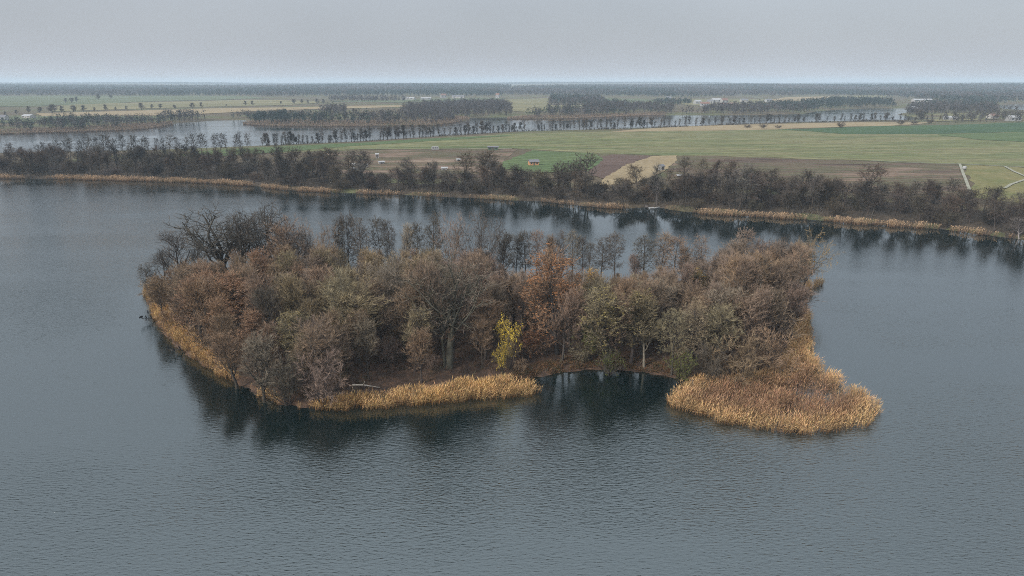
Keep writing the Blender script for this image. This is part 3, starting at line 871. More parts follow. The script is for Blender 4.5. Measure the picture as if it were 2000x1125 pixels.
# ---------------- island trees seen one by one: (x, base row, top row, width px, proto, tint, bark, leaf colour, look, zone)
Y_ = (0.74, 0.56, 0.08); O_ = (0.36, 0.195, 0.098); YG = (0.24, 0.20, 0.085); OL = (0.21, 0.18, 0.085); RU = (0.25, 0.15, 0.108); GO = (0.50, 0.30, 0.07); GR = (0.14, 0.17, 0.05); PK=(0.29,0.175,0.13)
IT = [
 (303, 572, 510, 34, 'alder2', 'black', 'dark', None, 'small dark tree leaning over the water', 'at the island\'s far left tip'),
 (322, 568, 482, 60, 'airy1', 'dark', 'dark', None, 'bushy dark tree', 'just right of the island\'s far left tip'),
 (362, 566, 447, 80, 'airy0', 'dark', 'dark', None, 'tall dark olive tree', 'left of the big bare oaks'),
 (398, 562, 458, 62, 'airy1', 'dark', 'dark', None, 'dense dark tree', 'touching the leftmost big bare oak'),
 (447, 566, 396, 165, 'oak0', 'black', 'dark', None, 'big bare oak with a limb sweeping left', 'on the rear left shore'),
 (484, 568, 404, 90, 'oak1', 'black', 'dark', None, 'big bare oak with crooked dark limbs', 'in the middle of the rear left oaks'),
 (505, 560, 412, 60, 'airy0', 'dark', 'dark', None, 'slim bare tree', 'between the rear left oaks'),
 (540, 566, 391, 105, 'oak2', 'black', 'dark', None, 'tallest bare oak, its top above all others', 'on the rear left shore'),
 (565, 572, 420, 70, 'broad3', 'redbrown', 'mid', None, 'reddish-topped bare tree', 'right of the tallest bare oak'),
 (622, 572, 428, 75, 'broom1', 'brown', 'dark', None, 'dense brown tree', 'between the bare oaks and the rear alders'),
 (590, 575, 445, 50, 'alder1', 'black', 'dark', None, 'narrow dark tree', 'just right of the reddish-topped tree'),
 (665, 562, 421, 34, 'alder0', 'black', 'dark', None, 'slender alder', 'in the rear row left of the pink-topped tree'),
 (685, 560, 413, 36, 'alder1', 'black', 'dark', None, 'slender alder', 'in the rear row left of the pink-topped tree'),
 (710, 562, 421, 40, 'alder2', 'black', 'dark', None, 'slender alder', 'in the rear row left of the pink-topped tree'),
 (745, 560, 421, 38, 'alder3', 'black', 'dark', None, 'slender alder', 'in the rear row left of the pink-topped tree'),
 (767, 560, 426, 28, 'alder0', 'black', 'dark', None, 'slender alder', 'in the rear row left of the pink-topped tree'),
 (794, 558, 431, 32, 'broad0', 'ash', 'pale', None, 'thin pale bare tree', 'in the rear row left of the pink-topped tree'),
 (820, 560, 430, 28, 'alder1', 'black', 'dark', None, 'slender alder', 'in the rear row left of the pink-topped tree'),
 (847, 562, 414, 42, 'alder2', 'black', 'dark', None, 'slender alder', 'in the rear row left of the pink-topped tree'),
 (890, 564, 412, 62, 'broom0', 'pink', 'pale', None, 'pink-topped tree with pale upright stems', 'at the middle of the rear shore'),
 (940, 572, 411, 92, 'broom1', 'dark', 'dark', None, 'dense round dark tree', 'right of the pink-topped tree'),
 (978, 570, 450, 46, 'broad1', 'dark', 'dark', None, 'dark drooping tree', 'against the dense round dark tree'),
 (1008, 560, 455, 26, 'alder0', 'black', 'dark', None, 'thin alder', 'in the rear row right of the water gap'),
 (1025, 562, 448, 32, 'alder1', 'black', 'dark', None, 'thin alder', 'in the rear row right of the water gap'),
 (1048, 562, 446, 34, 'alder3', 'redbrown', 'mid', None, 'reddish alder', 'in the rear row right of the water gap'),
 (1067, 564, 457, 36, 'broad0', 'redbrown', 'mid', None, 'reddish bushy tree', 'in the rear row right of the water gap'),
 (1092, 560, 449, 28, 'alder2', 'black', 'dark', None, 'thin alder', 'in the rear row behind the orange oak'),
 (1117, 560, 447, 30, 'alder0', 'grey', 'dark', None, 'thin alder', 'in the rear row behind the orange oak'),
 (1136, 560, 459, 24, 'alder1', 'black', 'dark', None, 'thin alder', 'in the rear row behind the orange oak'),
 (1150, 562, 471, 22, 'alder3', 'black', 'dark', None, 'thin alder', 'in the rear row behind the orange oak'),
 (1173, 563, 460, 40, 'alder2', 'black', 'dark', None, 'crooked dark alder', 'left of the second gap in the rear row'),
 (1199, 563, 451, 38, 'alder3', 'black', 'dark', None, 'straight dark alder', 'left of the second gap in the rear row'),
 (1255, 564, 455, 42, 'alder0', 'black', 'dark', None, 'alder', 'right of the second gap in the rear row'),
 (1240, 568, 495, 30, 'broad0', 'purple', 'mid', None, 'small purplish bare tree', 'at the second gap in the rear row'),
 (1290, 562, 450, 40, 'alder1', 'redbrown', 'mid', None, 'brown alder', 'right of the second gap in the rear row'),
 (1314, 564, 459, 48, 'alder3', 'redbrown', 'dark', None, 'brown alder', 'right of the second gap in the rear row'),
 (1342, 564, 478, 34, 'broad1', 'pink', 'pale', None, 'thin pinkish bare tree', 'rear row, behind the golden tree'),
 (1366, 562, 459, 36, 'alder2', 'purple', 'mid', None, 'purplish alder', 'rear row, behind the golden tree'),
 (1408, 568, 463, 75, 'broad2', 'purple', 'mid', None, 'wide purplish bare tree', 'rear row, right of the golden tree'),
 (1446, 562, 445, 46, 'alder3', 'purple', 'mid', None, 'tall purplish tree with pointed top', 'rear row near the right end'),
 (1476, 566, 463, 50, 'broad3', 'purple', 'dark', None, 'purplish tree with dark trunks', 'rear row near the right end'),
 (1514, 566, 456, 62, 'oak1', 'dark', 'mid', None, 'bare tree with antler-like top', 'rear row near the right end'),
 (1545, 574, 478, 60, 'broad1', 'redbrown', 'dark', None, 'red-brown bare tree', 'left of the yellow-tipped willow'),
 (1566, 572, 449, 78, 'willow0', 'tan', 'dark', (0.36, 0.24, 0.085), 'yellow-tipped willow arching over the water', 'at the island\'s right end'),
 (1380, 590, 505, 80, 'broad3', 'purple', 'mid', None, 'purple-brown bare tree', 'in front of the rear row, right half'),
 (1440, 595, 500, 100, 'broad0', 'purple', 'mid', None, 'broad purple-brown tree', 'in front of the rear row, right half'),
 (1500, 600, 510, 90, 'broad2', 'redbrown', 'mid', None, 'red-brown tree', 'in front of the rear row, right half'),
 (1356, 604, 520, 46, 'maple0', 'olive', 'dark', GO, 'small golden-leaved tree', 'among purple-brown trees right of the middle'),
 # left group
 (318, 600, 538, 74, 'shrub0', 'redbrown', 'mid', None, 'low brown bush over the water', 'at the left end above the reeds'),
 (345, 606, 545, 60, 'shrub1', 'brown', 'mid', None, 'round brown bush', 'at the left end above the reeds'),
 (392, 655, 528, 100, 'rusty0', 'rust', 'mid', RU, 'rust-leaved rounded tree', 'left of the larger rust-leaved tree'),
 (472, 672, 532, 108, 'rusty1', 'rust', 'mid', PK, 'large rust-pink leaved tree', 'on the left side of the island'),
 (365, 645, 575, 60, 'shrub2', 'redbrown', 'mid', None, 'low red-brown bush', 'below the rust-leaved trees'),
 (415, 690, 600, 80, 'shrub0', 'redbrown', 'mid', None, 'red-brown bush', 'below the rust-leaved trees'),
 (500, 722, 604, 70, 'rusty0', 'rust', 'mid', RU, 'small rust-leaved tree', 'in front of the larger rust-leaved tree'),
 (549, 712, 556, 70, 'broad0', 'black', 'dark', None, 'dark bare tree', 'left of the yellow-green tree'),
 (590, 742, 608, 82, 'maple1', 'olive', 'dark', OL, 'yellow-green leaved tree', 'near the front left shore'),
 (462, 745, 645, 70, 'broad1', 'brown', 'mid', None, 'brown bare tree', 'on the front left shore above the reeds'),
 (515, 772, 660, 90, 'broad2', 'grey', 'dark', None, 'grey-brown bushy tree', 'at the front left corner of the island'),
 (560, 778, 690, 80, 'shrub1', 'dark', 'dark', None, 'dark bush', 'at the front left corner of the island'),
 (630, 782, 680, 90, 'shrub2', 'purple', 'mid', None, 'purple-brown bush', 'behind the left end of the front reeds'),
 (700, 712, 552, 140, 'broad3', 'olive', 'mid', None, 'wide fine-twigged olive-grey tree', 'left of the double-trunked tree'),
 (728, 640, 512, 100, 'broom0', 'tan', 'pale', None, 'tan bushy tree', 'behind the wide olive-grey tree'),
 (640, 640, 520, 80, 'broad1', 'purple', 'mid', None, 'purple-brown bare tree', 'behind the dark bare tree'),
 (610, 610, 478, 90, 'broom1', 'brown', 'mid', None, 'brown bushy tree', 'below the rear oaks'),
 (877, 716, 487, 150, 'oak0', 'purple', 'green', None, 'great double-trunked bare tree with wide crown', 'in the middle of the island'),
 (869, 716, 500, 90, 'broad2', 'purple', 'green', None, 'tall bare tree beside the double-trunked tree', 'in the middle of the island'),
 (960, 640, 522, 110, 'broad0', 'purple', 'mid', None, 'purple-brown bare tree', 'between the double-trunked tree and the orange oak'),
 (1005, 650, 530, 90, 'broad3', 'redbrown', 'mid', None, 'red-brown bare tree', 'between the double-trunked tree and the orange oak'),
 (800, 625, 505, 90, 'broad2', 'brown', 'mid', None, 'brown bare tree', 'behind the double-trunked tree'),
 (1088, 690, 484, 124, 'leafoak0', 'rust', 'dark', O_, 'tall orange-leaved oak', 'right of the middle of the island'),
 (1150, 640, 520, 50, 'maple1', 'olive', 'mid', GO, 'golden-orange leaved tree', 'against the right side of the orange oak'),
 (996, 716, 612, 30, 'leafshrub0', 'olive', 'dark', Y_, 'small bright yellow tree', 'left of the orange oak\'s trunk'),
 (982, 722, 664, 26, 'leafshrub1', 'olive', 'dark', Y_, 'low bright yellow sapling', 'below the small bright yellow tree'),
 (1032, 700, 630, 70, 'leafshrub1', 'rust', 'mid', (0.22, 0.10, 0.06), 'low rust-leaved bush', 'left of the orange oak\'s trunk'),
 (1185, 714, 552, 100, 'maple0', 'olive', 'dark', YG, 'olive tree flecked with yellow', 'right of the orange oak above the bay'),
 (1232, 705, 565, 80, 'maple1', 'olive', 'dark', OL, 'olive tree with golden patches', 'above the middle of the bay'),
 (1150, 700, 630, 60, 'leafshrub0', 'olive', 'mid', GR, 'green bush', 'beside the orange oak above the bay'),
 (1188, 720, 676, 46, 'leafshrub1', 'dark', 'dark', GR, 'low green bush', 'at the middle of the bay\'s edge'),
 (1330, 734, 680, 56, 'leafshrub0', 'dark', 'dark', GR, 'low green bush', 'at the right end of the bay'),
 (1290, 690, 548, 80, 'broad1', 'purple', 'mid', None, 'purple-brown bare tree', 'above the right half of the bay'),
 (1345, 722, 585, 60, 'alder2', 'olive', 'dark', None, 'olive alder with straight dark trunk', 'above the right end of the bay'),
 (1312, 722, 600, 60, 'alder3', 'olive', 'dark', None, 'olive alder', 'above the right end of the bay'),
 (1400, 715, 590, 90, 'broad3', 'olive', 'mid', None, 'olive-brown tree', 'behind the left end of the wide reed bed'),
 (1460, 712, 580, 100, 'broad0', 'purple', 'mid', None, 'purple-brown rounded tree', 'behind the wide reed bed'),
 (1510, 690, 572, 90, 'broad2', 'redbrown', 'mid', None, 'red-brown rounded tree', 'behind the wide reed bed'),
 (1440, 738, 650, 110, 'shrub0', 'brown', 'dark', None, 'brown bush', 'at the inner edge of the wide reed bed'),
 (1500, 722, 640, 90, 'shrub1', 'brown', 'mid', None, 'brown bush', 'at the inner edge of the wide reed bed'),
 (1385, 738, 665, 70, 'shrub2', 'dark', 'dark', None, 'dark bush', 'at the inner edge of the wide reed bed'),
 (1330, 650, 540, 80, 'broad2', 'redbrown', 'mid', None, 'red-brown bare tree', 'below the small golden-leaved tree'),
 (1420, 650, 545, 110, 'broad1', 'purple', 'mid', None, 'broad purple-brown tree', 'right of the small golden-leaved tree'),
 (1530, 640, 548, 80, 'broad0', 'purple', 'mid', None, 'purple-brown tree', 'by the right shore below the willow'),
]
for (px, by, ty, wpx, pro, tint, bark, lc, look, zone) in IT:
    p = ground(px, by, 1.2); p[2] = iz(p[0], p[1]) - 0.05
    dep = project(p)[2]
    h = top_height(p[0], p[1], ty) - p[2]
    t = plant(KIND[pro.rstrip('0123456789')], pro, p, h, wpx / FPX * dep * 1.05, tint, bark, lc)
    if 'leaning' in look or 'arching' in look: t.rotation_euler = (0, R(-14) if px < 900 else R(8), 0.4)
    THINGS.append([t, look, zone, px, 'tree' if 'shrub' not in pro else 'bush', 'island trees and bushes'])
    ISL_SPOTS.append((p[0], p[1], 2.0 if 'shrub' in pro else 3.2))

# ---------------- the rest of the island's wood
def island_zone(px, py):
    if py < 600:
        for lim, z in ((450, 'below the rear left oaks'), (640, 'right of the rear left oaks'), (880, 'in front of the rear alders'), (1060, 'in front of the dense round dark tree'),
                       (1250, 'behind the orange oak'), (1400, 'near the small golden-leaved tree'), (3000, 'near the yellow-tipped willow')):
            if px < lim: return z
    if py < 690:
        for lim, z in ((420, 'among the rust-leaved trees'), (560, 'around the dark bare tree'), (760, 'around the wide olive-grey tree'), (930, 'around the double-trunked tree'),
                       (1050, 'left of the orange oak'), (1260, 'right of the orange oak'), (1400, 'behind the bay\'s right end'), (3000, 'behind the wide reed bed')):
            if px < lim: return z
    for lim, z in ((470, 'above the left shore reeds'), (620, 'at the front left corner'), (800, 'behind the left half of the front reeds'), (960, 'behind the right half of the front reeds'),
                   (1120, 'at the left end of the bay'), (1300, 'at the back of the bay'), (3000, 'at the inner edge of the wide reed bed')):
        if px < lim: return z
r2 = random.Random(21)
cand = []
gx = np.arange(island[:, 0].min(), island[:, 0].max(), 4.4)
gy = np.arange(island[:, 1].min(), island[:, 1].max(), 4.4)
k = 0
FILL_SKIP = set([49, 86, 95, 96, 97, 100, 107, 111, 116, 122, 123, 124, 133, 134, 138, 148, 154, 158, 159, 160, 164, 165, 171, 174, 185, 187, 189, 190, 191, 193, 195, 211, 213, 215, 216, 217, 222, 223, 225, 226, 228, 229, 231, 232, 233, 237, 238, 243, 245, 246, 250, 252, 254, 255, 258, 260, 263, 266, 269, 270, 271, 272, 274, 279, 280, 281, 282, 283, 284, 285, 286, 288, 289, 290, 292, 293, 294, 295, 297, 301, 306, 309, 312, 313, 314, 317, 318, 319, 320, 321, 322, 323, 324, 325, 326, 327, 328, 329, 330, 331, 332, 334, 335, 337, 339, 341, 343, 347, 348, 351, 352, 353, 354, 355, 356, 357, 358, 359, 360, 362, 363, 364, 366, 367, 370, 371, 372, 373, 374, 376, 377, 380, 381])
for yy in gy:
    for xx in gx:
        x, y = xx + r2.uniform(-1.9, 1.9), yy + r2.uniform(-1.9, 1.9)
        pick, u1, u2, u3 = r2.random(), r2.random(), r2.random(), r2.random()
        d = float(island_d(np.array([x]), np.array([y]))[0])
        if d < 0.9: continue
        if any((x - a) ** 2 + (y - b) ** 2 < (c * 0.62) ** 2 for a, b, c in ISL_SPOTS): continue
        z = iz(x, y)
        px, py, dep = project((x, y, z))
        if 990 < px < 1090 and py > 728: continue          # open leaf-covered bank of the bay
        front = py > 700 and u3 < 0.7
        if pick < 0.3:
            pro = 'shrub%d' % int(u1 * 3); h = 2.6 + 2.4 * u2; look = 'bush'
        else:
            pro = 'broad%d' % int(u1 * 4); h = 11.5 + 6.0 * u2; look = 'bare tree'
        if py > 715: h *= 0.8
        if px < 560 and py > 575: tint = ('redbrown', 'rust', 'brown', 'redbrown')[int(u3 * 4)]
        elif px < 900 and py > 640: tint = ('grey', 'olive', 'purple', 'brown')[int(u3 * 4)]
        elif px < 900: tint = ('brown', 'tan', 'olive', 'purple', 'grey')[int(u3 * 5)]
        elif px < 1130: tint = ('purple', 'redbrown', 'purple', 'brown')[int(u3 * 4)]
        elif px < 1260 and py > 620: tint = ('olive', 'brown', 'olive', 'redbrown')[int(u3 * 4)]
        else: tint = ('purple', 'redbrown', 'purple', 'brown', 'grey')[int(u3 * 5)]
        if 955 < px < 1040 and 690 < py < 745 and look != 'bush': pro, h, look = 'shrub%d' % int(u1 * 3), 2.6, 'bush'
        lim = np.interp(px, [280, 330, 400, 470, 560, 640, 720, 800, 870, 940, 1000, 1050, 1100, 1200, 1260, 1330, 1400, 1500, 1560], [550, 518, 494, 488, 472, 470, 482, 484, 476, 482, 520, 534, 524, 534, 524, 506, 478, 464, 470]) + 30 * u3 * u3
        h = min(h, max(3.2, top_height(x, y, lim) - z))
        k += 1
        if k in FILL_SKIP: continue
        name = {'redbrown': 'red-brown', 'rust': 'rust-brown', 'brown': 'dull brown', 'grey': 'grey-brown', 'olive': 'olive-brown', 'purple': 'purple-brown', 'tan': 'tan'}[tint]
        t = plant(KIND[pro.rstrip('0123456789')], pro, (x, y, z - 0.05), h, None if look == 'bush' else h * (0.36 + 0.2 * u3), tint, 'mid' if u2 < 0.85 else 'pale')
        t['fill'] = k
        THINGS.append([t, ('low ' if look == 'bush' else '') + name + ' ' + look, island_zone(px, py - 20), px, 'bush' if look == 'bush' else 'tree', 'island trees and bushes'])

# ------------------------------------------------------------------ reeds
def reed_mesh(name, poly, dens, hgt, wid, seed, colf, edge_gold=True, hole=None):
    rng = np.random.default_rng(seed)
    x0, y0 = poly.min(0); x1, y1 = poly.max(0)
    n = int((x1 - x0) * (y1 - y0) * dens)
    x = rng.uniform(x0, x1, n); y = rng.uniform(y0, y1, n)
    ok = inside(poly, x, y)
    x, y = x[ok], y[ok]
    de = dist_poly(poly, x, y)
    # ragged margin and thin places
    rag = 0.6 * (np.sin(x * 1.7) + np.sin(y * 2.3 + x * 0.7) + rng.normal(0, .6, len(x)))
    keep = de > 0.3 + rag * 0.7
    nz = np.sin(x * 0.45 + 1.1) * np.sin(y * 0.7 + 0.4) + 0.6 * np.sin(x * 1.1 - y * 0.9)
    if hole is not None:
        for hx, hy, hr, hk in hole:
            keep &= ~((((x - hx) / hr) ** 2 + ((y - hy) / (hr * 0.55)) ** 2 < 1) & (rng.random(len(x)) < hk))
    keep &= rng.random(len(x)) < (0.72 + 0.28 * nz)
    x, y, de, nz = x[keep], y[keep], de[keep], nz[keep]
    n = len(x)
    h = hgt * (0.55 + 0.6 * rng.beta(2.2, 1.6, n)) * (1 + 0.14 * nz) * (0.75 + 0.25 * sstep(0.2, 1.6, de))
    base = np.stack([x, y, np.maximum(island_h(x, y) if name.startswith('i') else hfun(x, y), -0.05)], 1)
    lean = rng.normal(0, 0.20, (n, 2)) + np.array([0.12, -0.03]) + 0.08 * np.stack([np.sin(x * 0.9 + y), np.cos(y * 1.1 - x)], 1)
    top = base + np.stack([lean[:, 0] * h, lean[:, 1] * h, h], 1)
    a = rng.uniform(0, PI, n); s = np.stack([np.cos(a), np.sin(a), 0 * a], 1) * (wid * rng.uniform(0.6, 1.3, n))[:, None]
    # stem: long thin triangle; leaf blade: drooping triangle; plume: a soft wedge near the top
    b2 = base + s * 0.3
    stem = np.stack([base - s * 0.5, base + s * 0.5, top], 1)
    ld = rng.normal(0, 1, (n, 3)) * np.array([1, 1, 0.25]); ld = unit(ld)
    l0 = base * 0.5 + top * 0.5
    leaf = np.stack([l0 - s * 0.35 * np.array([1, 1, 1]), l0 + np.array([0, 0, 1.0]) * (wid * 0.9), l0 + ld * (0.42 * h)[:, None] + np.array([0, 0, 0.12]) * h[:, None]], 1)
    p0 = base * 0.18 + top * 0.82
    pl = np.stack([p0 - s * 1.0, p0 + s * 1.0, top + np.stack([lean[:, 0], lean[:, 1], 0 * a], 1) * 0.5 + np.array([0, 0, 0.12])], 1)
    V = np.concatenate([stem, leaf, pl], 1).reshape(-1, 3)
    F = np.arange(9 * n).reshape(3 * n, 3)
    c = colf(x, y, de, nz, rng)
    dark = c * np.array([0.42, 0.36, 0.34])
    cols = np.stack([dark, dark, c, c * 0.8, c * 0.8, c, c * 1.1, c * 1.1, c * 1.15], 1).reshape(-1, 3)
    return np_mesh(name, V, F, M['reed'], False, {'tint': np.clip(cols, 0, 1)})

GOLD = np.array([0.60, 0.39, 0.165]); STRAW = np.array([0.60, 0.40, 0.20]); RUST = np.array([0.36, 0.22, 0.13])
def col_edge(x, y, de, nz, rng):
    k = (sstep(1.0, 6.0, de + 0.8 * nz))[:, None]
    c = (GOLD if False else STRAW) * (1 - k) + RUST * k
    return c * rng.uniform(0.55, 1.3, (len(x), 1)) * (1 + 0.18 * np.sin(x * 0.8 + 2 * np.sin(y * 0.6)))[:, None] * (1 + rng.normal(0, 0.05, (len(x), 3)))
def col_gold(x, y, de, nz, rng):
    k = (0.5 + 0.3 * nz)[:, None]
    c = GOLD * k + STRAW * (1 - k)
    return c * rng.uniform(0.55, 1.3, (len(x), 1)) * (1 + 0.18 * np.sin(x * 0.8 + 2 * np.sin(y * 0.6)))[:, None] * (1 + rng.normal(0, 0.05, (len(x), 3)))
def col_far(x, y, de, nz, rng):
    c = np.array([0.40, 0.28, 0.175]) * (1 + 0.15 * nz[:, None])
    return c * rng.uniform(0.75, 1.2, (len(x), 1))

def col_lake2(x, y, de, nz, rng):
    return np.array([0.24, 0.175, 0.125]) * rng.uniform(0.75, 1.2, (len(x), 1))

RB = [('island_reeds', 'long golden reed strip along the island\'s front shore', [(572, 800), (640, 806), (720, 803), (800, 796), (900, 788), (980, 782), (1056, 774), (1062, 768), (1040, 754), (990, 746), (900, 752), (820, 764), (720, 778), (630, 790)], 17, col_gold, None),
      ('island_reeds', 'golden reed fringe along the island\'s left shore', [(290, 606), (300, 628), (330, 662), (372, 700), (420, 735), (470, 756), (478, 748), (430, 712), (395, 682), (370, 650), (340, 612), (315, 604)], 17, col_gold, None),
      ('island_reeds', 'small golden reed tuft at the island\'s upper left tip', [(280, 562), (278, 580), (292, 598), (302, 592), (298, 566)], 14, col_gold, None),
      ('island_reeds', 'scattered reed clumps at the island\'s front left corner', [(486, 762), (500, 778), (536, 792), (568, 800), (572, 794), (545, 784), (510, 766)], 10, col_gold, None),
      ('island_reeds', 'wide rust and golden reed bed on the right point', [(1300, 792), (1330, 806), (1400, 828), (1500, 846), (1600, 852), (1690, 840), (1722, 812), (1718, 800), (1680, 772), (1625, 735), (1588, 700), (1586, 665), (1583, 622), (1574, 588), (1548, 640), (1530, 692), (1505, 722), (1470, 736), (1400, 738), (1340, 748), (1308, 768)], 15, col_edge,
       [(1590, 768, 6.0, 0.75), (1610, 735, 3.0, 0.5)]),
      ('island_reeds', 'small golden reed clump below the willow', [(1556, 578), (1585, 580), (1594, 564), (1572, 552)], 14, col_gold, None),
      ('island_reeds', 'tiny reed clump right of the willow in open water', [(1588, 562), (1608, 563), (1608, 552), (1590, 551)], 14, col_gold, None)]
for i, (nm, lab, pp, dens, cf, hole) in enumerate(RB):
    hl = None
    if hole: hl = [(*ground(a, b)[:2], r, k) for a, b, r, k in hole]
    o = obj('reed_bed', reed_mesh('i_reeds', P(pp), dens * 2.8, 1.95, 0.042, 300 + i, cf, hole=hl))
    tag(o, lab, 'reeds', kind='stuff')
# fringe of reeds along the far shore, broken by gaps
def shore_strip(x0, x1, w0, w1):
    """ribbon just in front of the waterline"""
    line = np.array(SHORE_PX, float)
    xs_ = np.linspace(x0, x1, max(4, int((x1 - x0) / 20)))
    yy = np.interp(xs_, line[:, 0], line[:, 1])
    pts = np.array([ground(a, b)[:2] for a, b in zip(xs_, yy)])
    rr = random.Random(int(x0))
    near, far = [], []
    for i, p in enumerate(pts):
        t = pts[min(i + 1, len(pts) - 1)] - pts[max(i - 1, 0)]; t = unit(t); nn = np.array([-t[1], t[0]])
        e = min(1.0, 0.25 + min(i, len(pts) - 1 - i) * 0.4) * rr.uniform(0.5, 1.15)
        near.append(p - nn * (w0 * e * rr.uniform(0.7, 1.3))); far.append(p + nn * w1 * e)
    return np.array(near + far[::-1])
FS = [(-250, 62, 4, 2, 'at the left edge'), (84, 500, 4.5, 2.5, 'below the tall left alders'), (510, 566, 5, 2, 'below the left wood'), (568, 672, 4, 1.5, 'left of the allotments'),
      (690, 790, 4, 1.5, 'below the allotments'), (805, 866, 3.5, 1.5, 'below the allotments\' right end'), (915, 1003, 3.5, 1.5, 'left of the tall shore tree'), (1050, 1075, 2.5, 1, 'just left of the tall shore tree'), (1076, 1135, 3, 1, 'below the tall shore tree'),
      (1137, 1232, 4, 1.5, 'left of the boat'), (1300, 1330, 2.5, 1, 'right of the boat'), (1352, 1600, 4.5, 1.5, 'below the rusty field'), (1602, 1836, 4.5, 1.5, 'below the round oak'), (1856, 1958, 4, 1.5, 'near the right edge'), (1970, 2120, 2.5, 1.5, 'at the right edge')]
for i, (a, b, w0, w1, where) in enumerate(FS):
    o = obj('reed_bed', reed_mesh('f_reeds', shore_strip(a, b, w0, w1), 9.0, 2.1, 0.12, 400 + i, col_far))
    tag(o, 'narrow tan reed fringe on the far shore ' + where, 'reeds', kind='stuff')
# reeds round the second lake
L2R = [('tan reed belt on the far lake\'s left bank', [(-300, 263), (0, 259), (100, 255.5), (200, 251), (300, 244), (338, 239.5), (338, 243.5), (290, 252.5), (200, 257), (100, 260), (0, 263), (-300, 268)]),
       ('tan reed belt on the far lake\'s middle spit', [(474, 241), (520, 239.5), (600, 241), (700, 242), (800, 241), (860, 238), (890, 231), (913, 229.5), (918, 233), (885, 241), (850, 245), (700, 247.5), (600, 247.5), (520, 246.5), (474, 244)]),
       ('thin tan reed belt on the far lake beyond the pasture', [(990, 230), (1100, 229.5), (1220, 224), (1300, 222.5), (1300, 225), (1230, 227.5), (1100, 232.6), (990, 233)])]
for i, (lab, pp) in enumerate(L2R):
    o = obj('reed_bed', reed_mesh('f_reeds', P(pp), 0.6, 1.9, 0.6, 450 + i, col_lake2))
    tag(o, lab, 'reeds', kind='stuff')

# ------------------------------------------------------------------ far shore trees
FT = [ # x, base row, top row, width px, proto, tint, bark, look, zone
 (690, 348, 289, 60, 'foak0', 'grey', 'dark', 'broad dark bare tree', 'left of the allotments'), (655, 348, 284, 50, 'fbroad1', 'redbrown', 'dark', 'reddish bare tree', 'left of the allotments'),
 (620, 345, 290, 50, 'fbroad2', 'grey', 'dark', 'bare tree', 'left of the allotments'), (580, 342, 284, 55, 'foak1', 'redbrown', 'dark', 'reddish broad bare tree', 'below the bright green strip'),
 (538, 340, 282, 44, 'fbroad0', 'grey', 'dark', 'bare tree', 'below the bright green strip'), (708, 350, 290, 40, 'fbroad3', 'grey', 'dark', 'bare tree with white things beneath', 'at the allotments'),
 (798, 356, 305, 46, 'foak2', 'grey', 'dark', 'round bare tree', 'right of the white narrow hut'), (905, 362, 292, 60, 'foak0', 'olive', 'mid', 'broad bare tree', 'left of the small green plot'),
 (945, 362, 291, 60, 'fbroad1', 'olive', 'mid', 'tall bare tree', 'left of the small green plot'), (965, 366, 305, 44, 'fbroad2', 'grey', 'mid', 'bare tree', 'left of the small green plot'),
 (1145, 390, 296, 62, 'falder3', 'grey', 'dark', 'tall dark shore tree', 'standing left of the ploughed wedge'), (1120, 380, 305, 50, 'fbroad2', 'grey', 'dark', 'bare tree', 'against the tall dark shore tree'),
 (1090, 378, 312, 44, 'foak1', 'grey', 'dark', 'bare tree', 'below the orange cabin'), (1015, 376, 318, 44, 'fbroad0', 'grey', 'dark', 'dark bare tree', 'below the small green plot'),
 (1245, 372, 318, 44, 'fbroad1', 'tan', 'pale', 'tan vase-shaped bare tree', 'in front of the curved tan strip'), (1283, 400, 316, 30, 'fbroad3', 'ash', (0.17, 0.16, 0.145), 'slim tree with a pale trunk', 'below the curved tan strip'),
 (1302, 372, 328, 26, 'falder0', 'olive', 'dark', 'small dark tree', 'right of the pale-trunked tree'),
 (1336, 350, 302, 42, 'foak2', 'olive', 'dark', 'rounded tree with dark trunk', 'right of the curved tan strip'), (1374, 357, 306, 36, 'foak0', 'tan', 'mid', 'tan bare tree', 'right of the curved tan strip'),
 (1397, 360, 309, 28, 'fbroad0', 'redbrown', 'dark', 'reddish narrow tree', 'right of the curved tan strip'), (1425, 364, 308, 46, 'foak1', 'brown', 'mid', 'brown bare tree', 'below the rusty field\'s left end'),
 (1450, 385, 314, 44, 'fbroad2', 'ash', 'pale', 'pale grey bare tree', 'below the rusty field\'s left end'), (1495, 380, 325, 44, 'fbroad1', 'grey', 'mid', 'grey bare tree', 'below the rusty field\'s left end'),
 (1565, 395, 328, 46, 'fbroad3', 'dark', 'mid', 'dark bare tree', 'below the middle of the rusty field'), (1600, 395, 340, 40, 'fbroad0', 'grey', 'mid', 'grey bare tree', 'below the middle of the rusty field'),
 (1640, 396, 345, 46, 'foak0', 'brown', 'mid', 'brown bare tree', 'left of the round oak'), (1698, 384, 316, 66, 'foak1', 'brown', 'mid', 'large round-crowned oak', 'standing before the rusty field'),
 (1760, 405, 360, 44, 'foak2', 'grey', 'mid', 'grey bare tree', 'right of the round oak'), (1822, 408, 348, 46, 'fbroad1', 'dark', 'dark', 'dark bare tree', 'left of the pale track\'s foot'),
 (1862, 405, 345, 50, 'foak0', 'grey', 'mid', 'grey vase-shaped tree', 'at the pale track\'s foot'), (1945, 410, 360, 46, 'fbroad2', 'dark', 'dark', 'dark round tree', 'right of the pale track'),
 (1985, 418, 372, 44, 'foak2', 'ash', 'mid', 'grey bare tree', 'at the right edge of the wood'), (1990, 466, 422, 44, 'fbroad0', 'ash', (0.32, 0.30, 0.28), 'pale branchy tree', 'at the right edge by the water'),
]
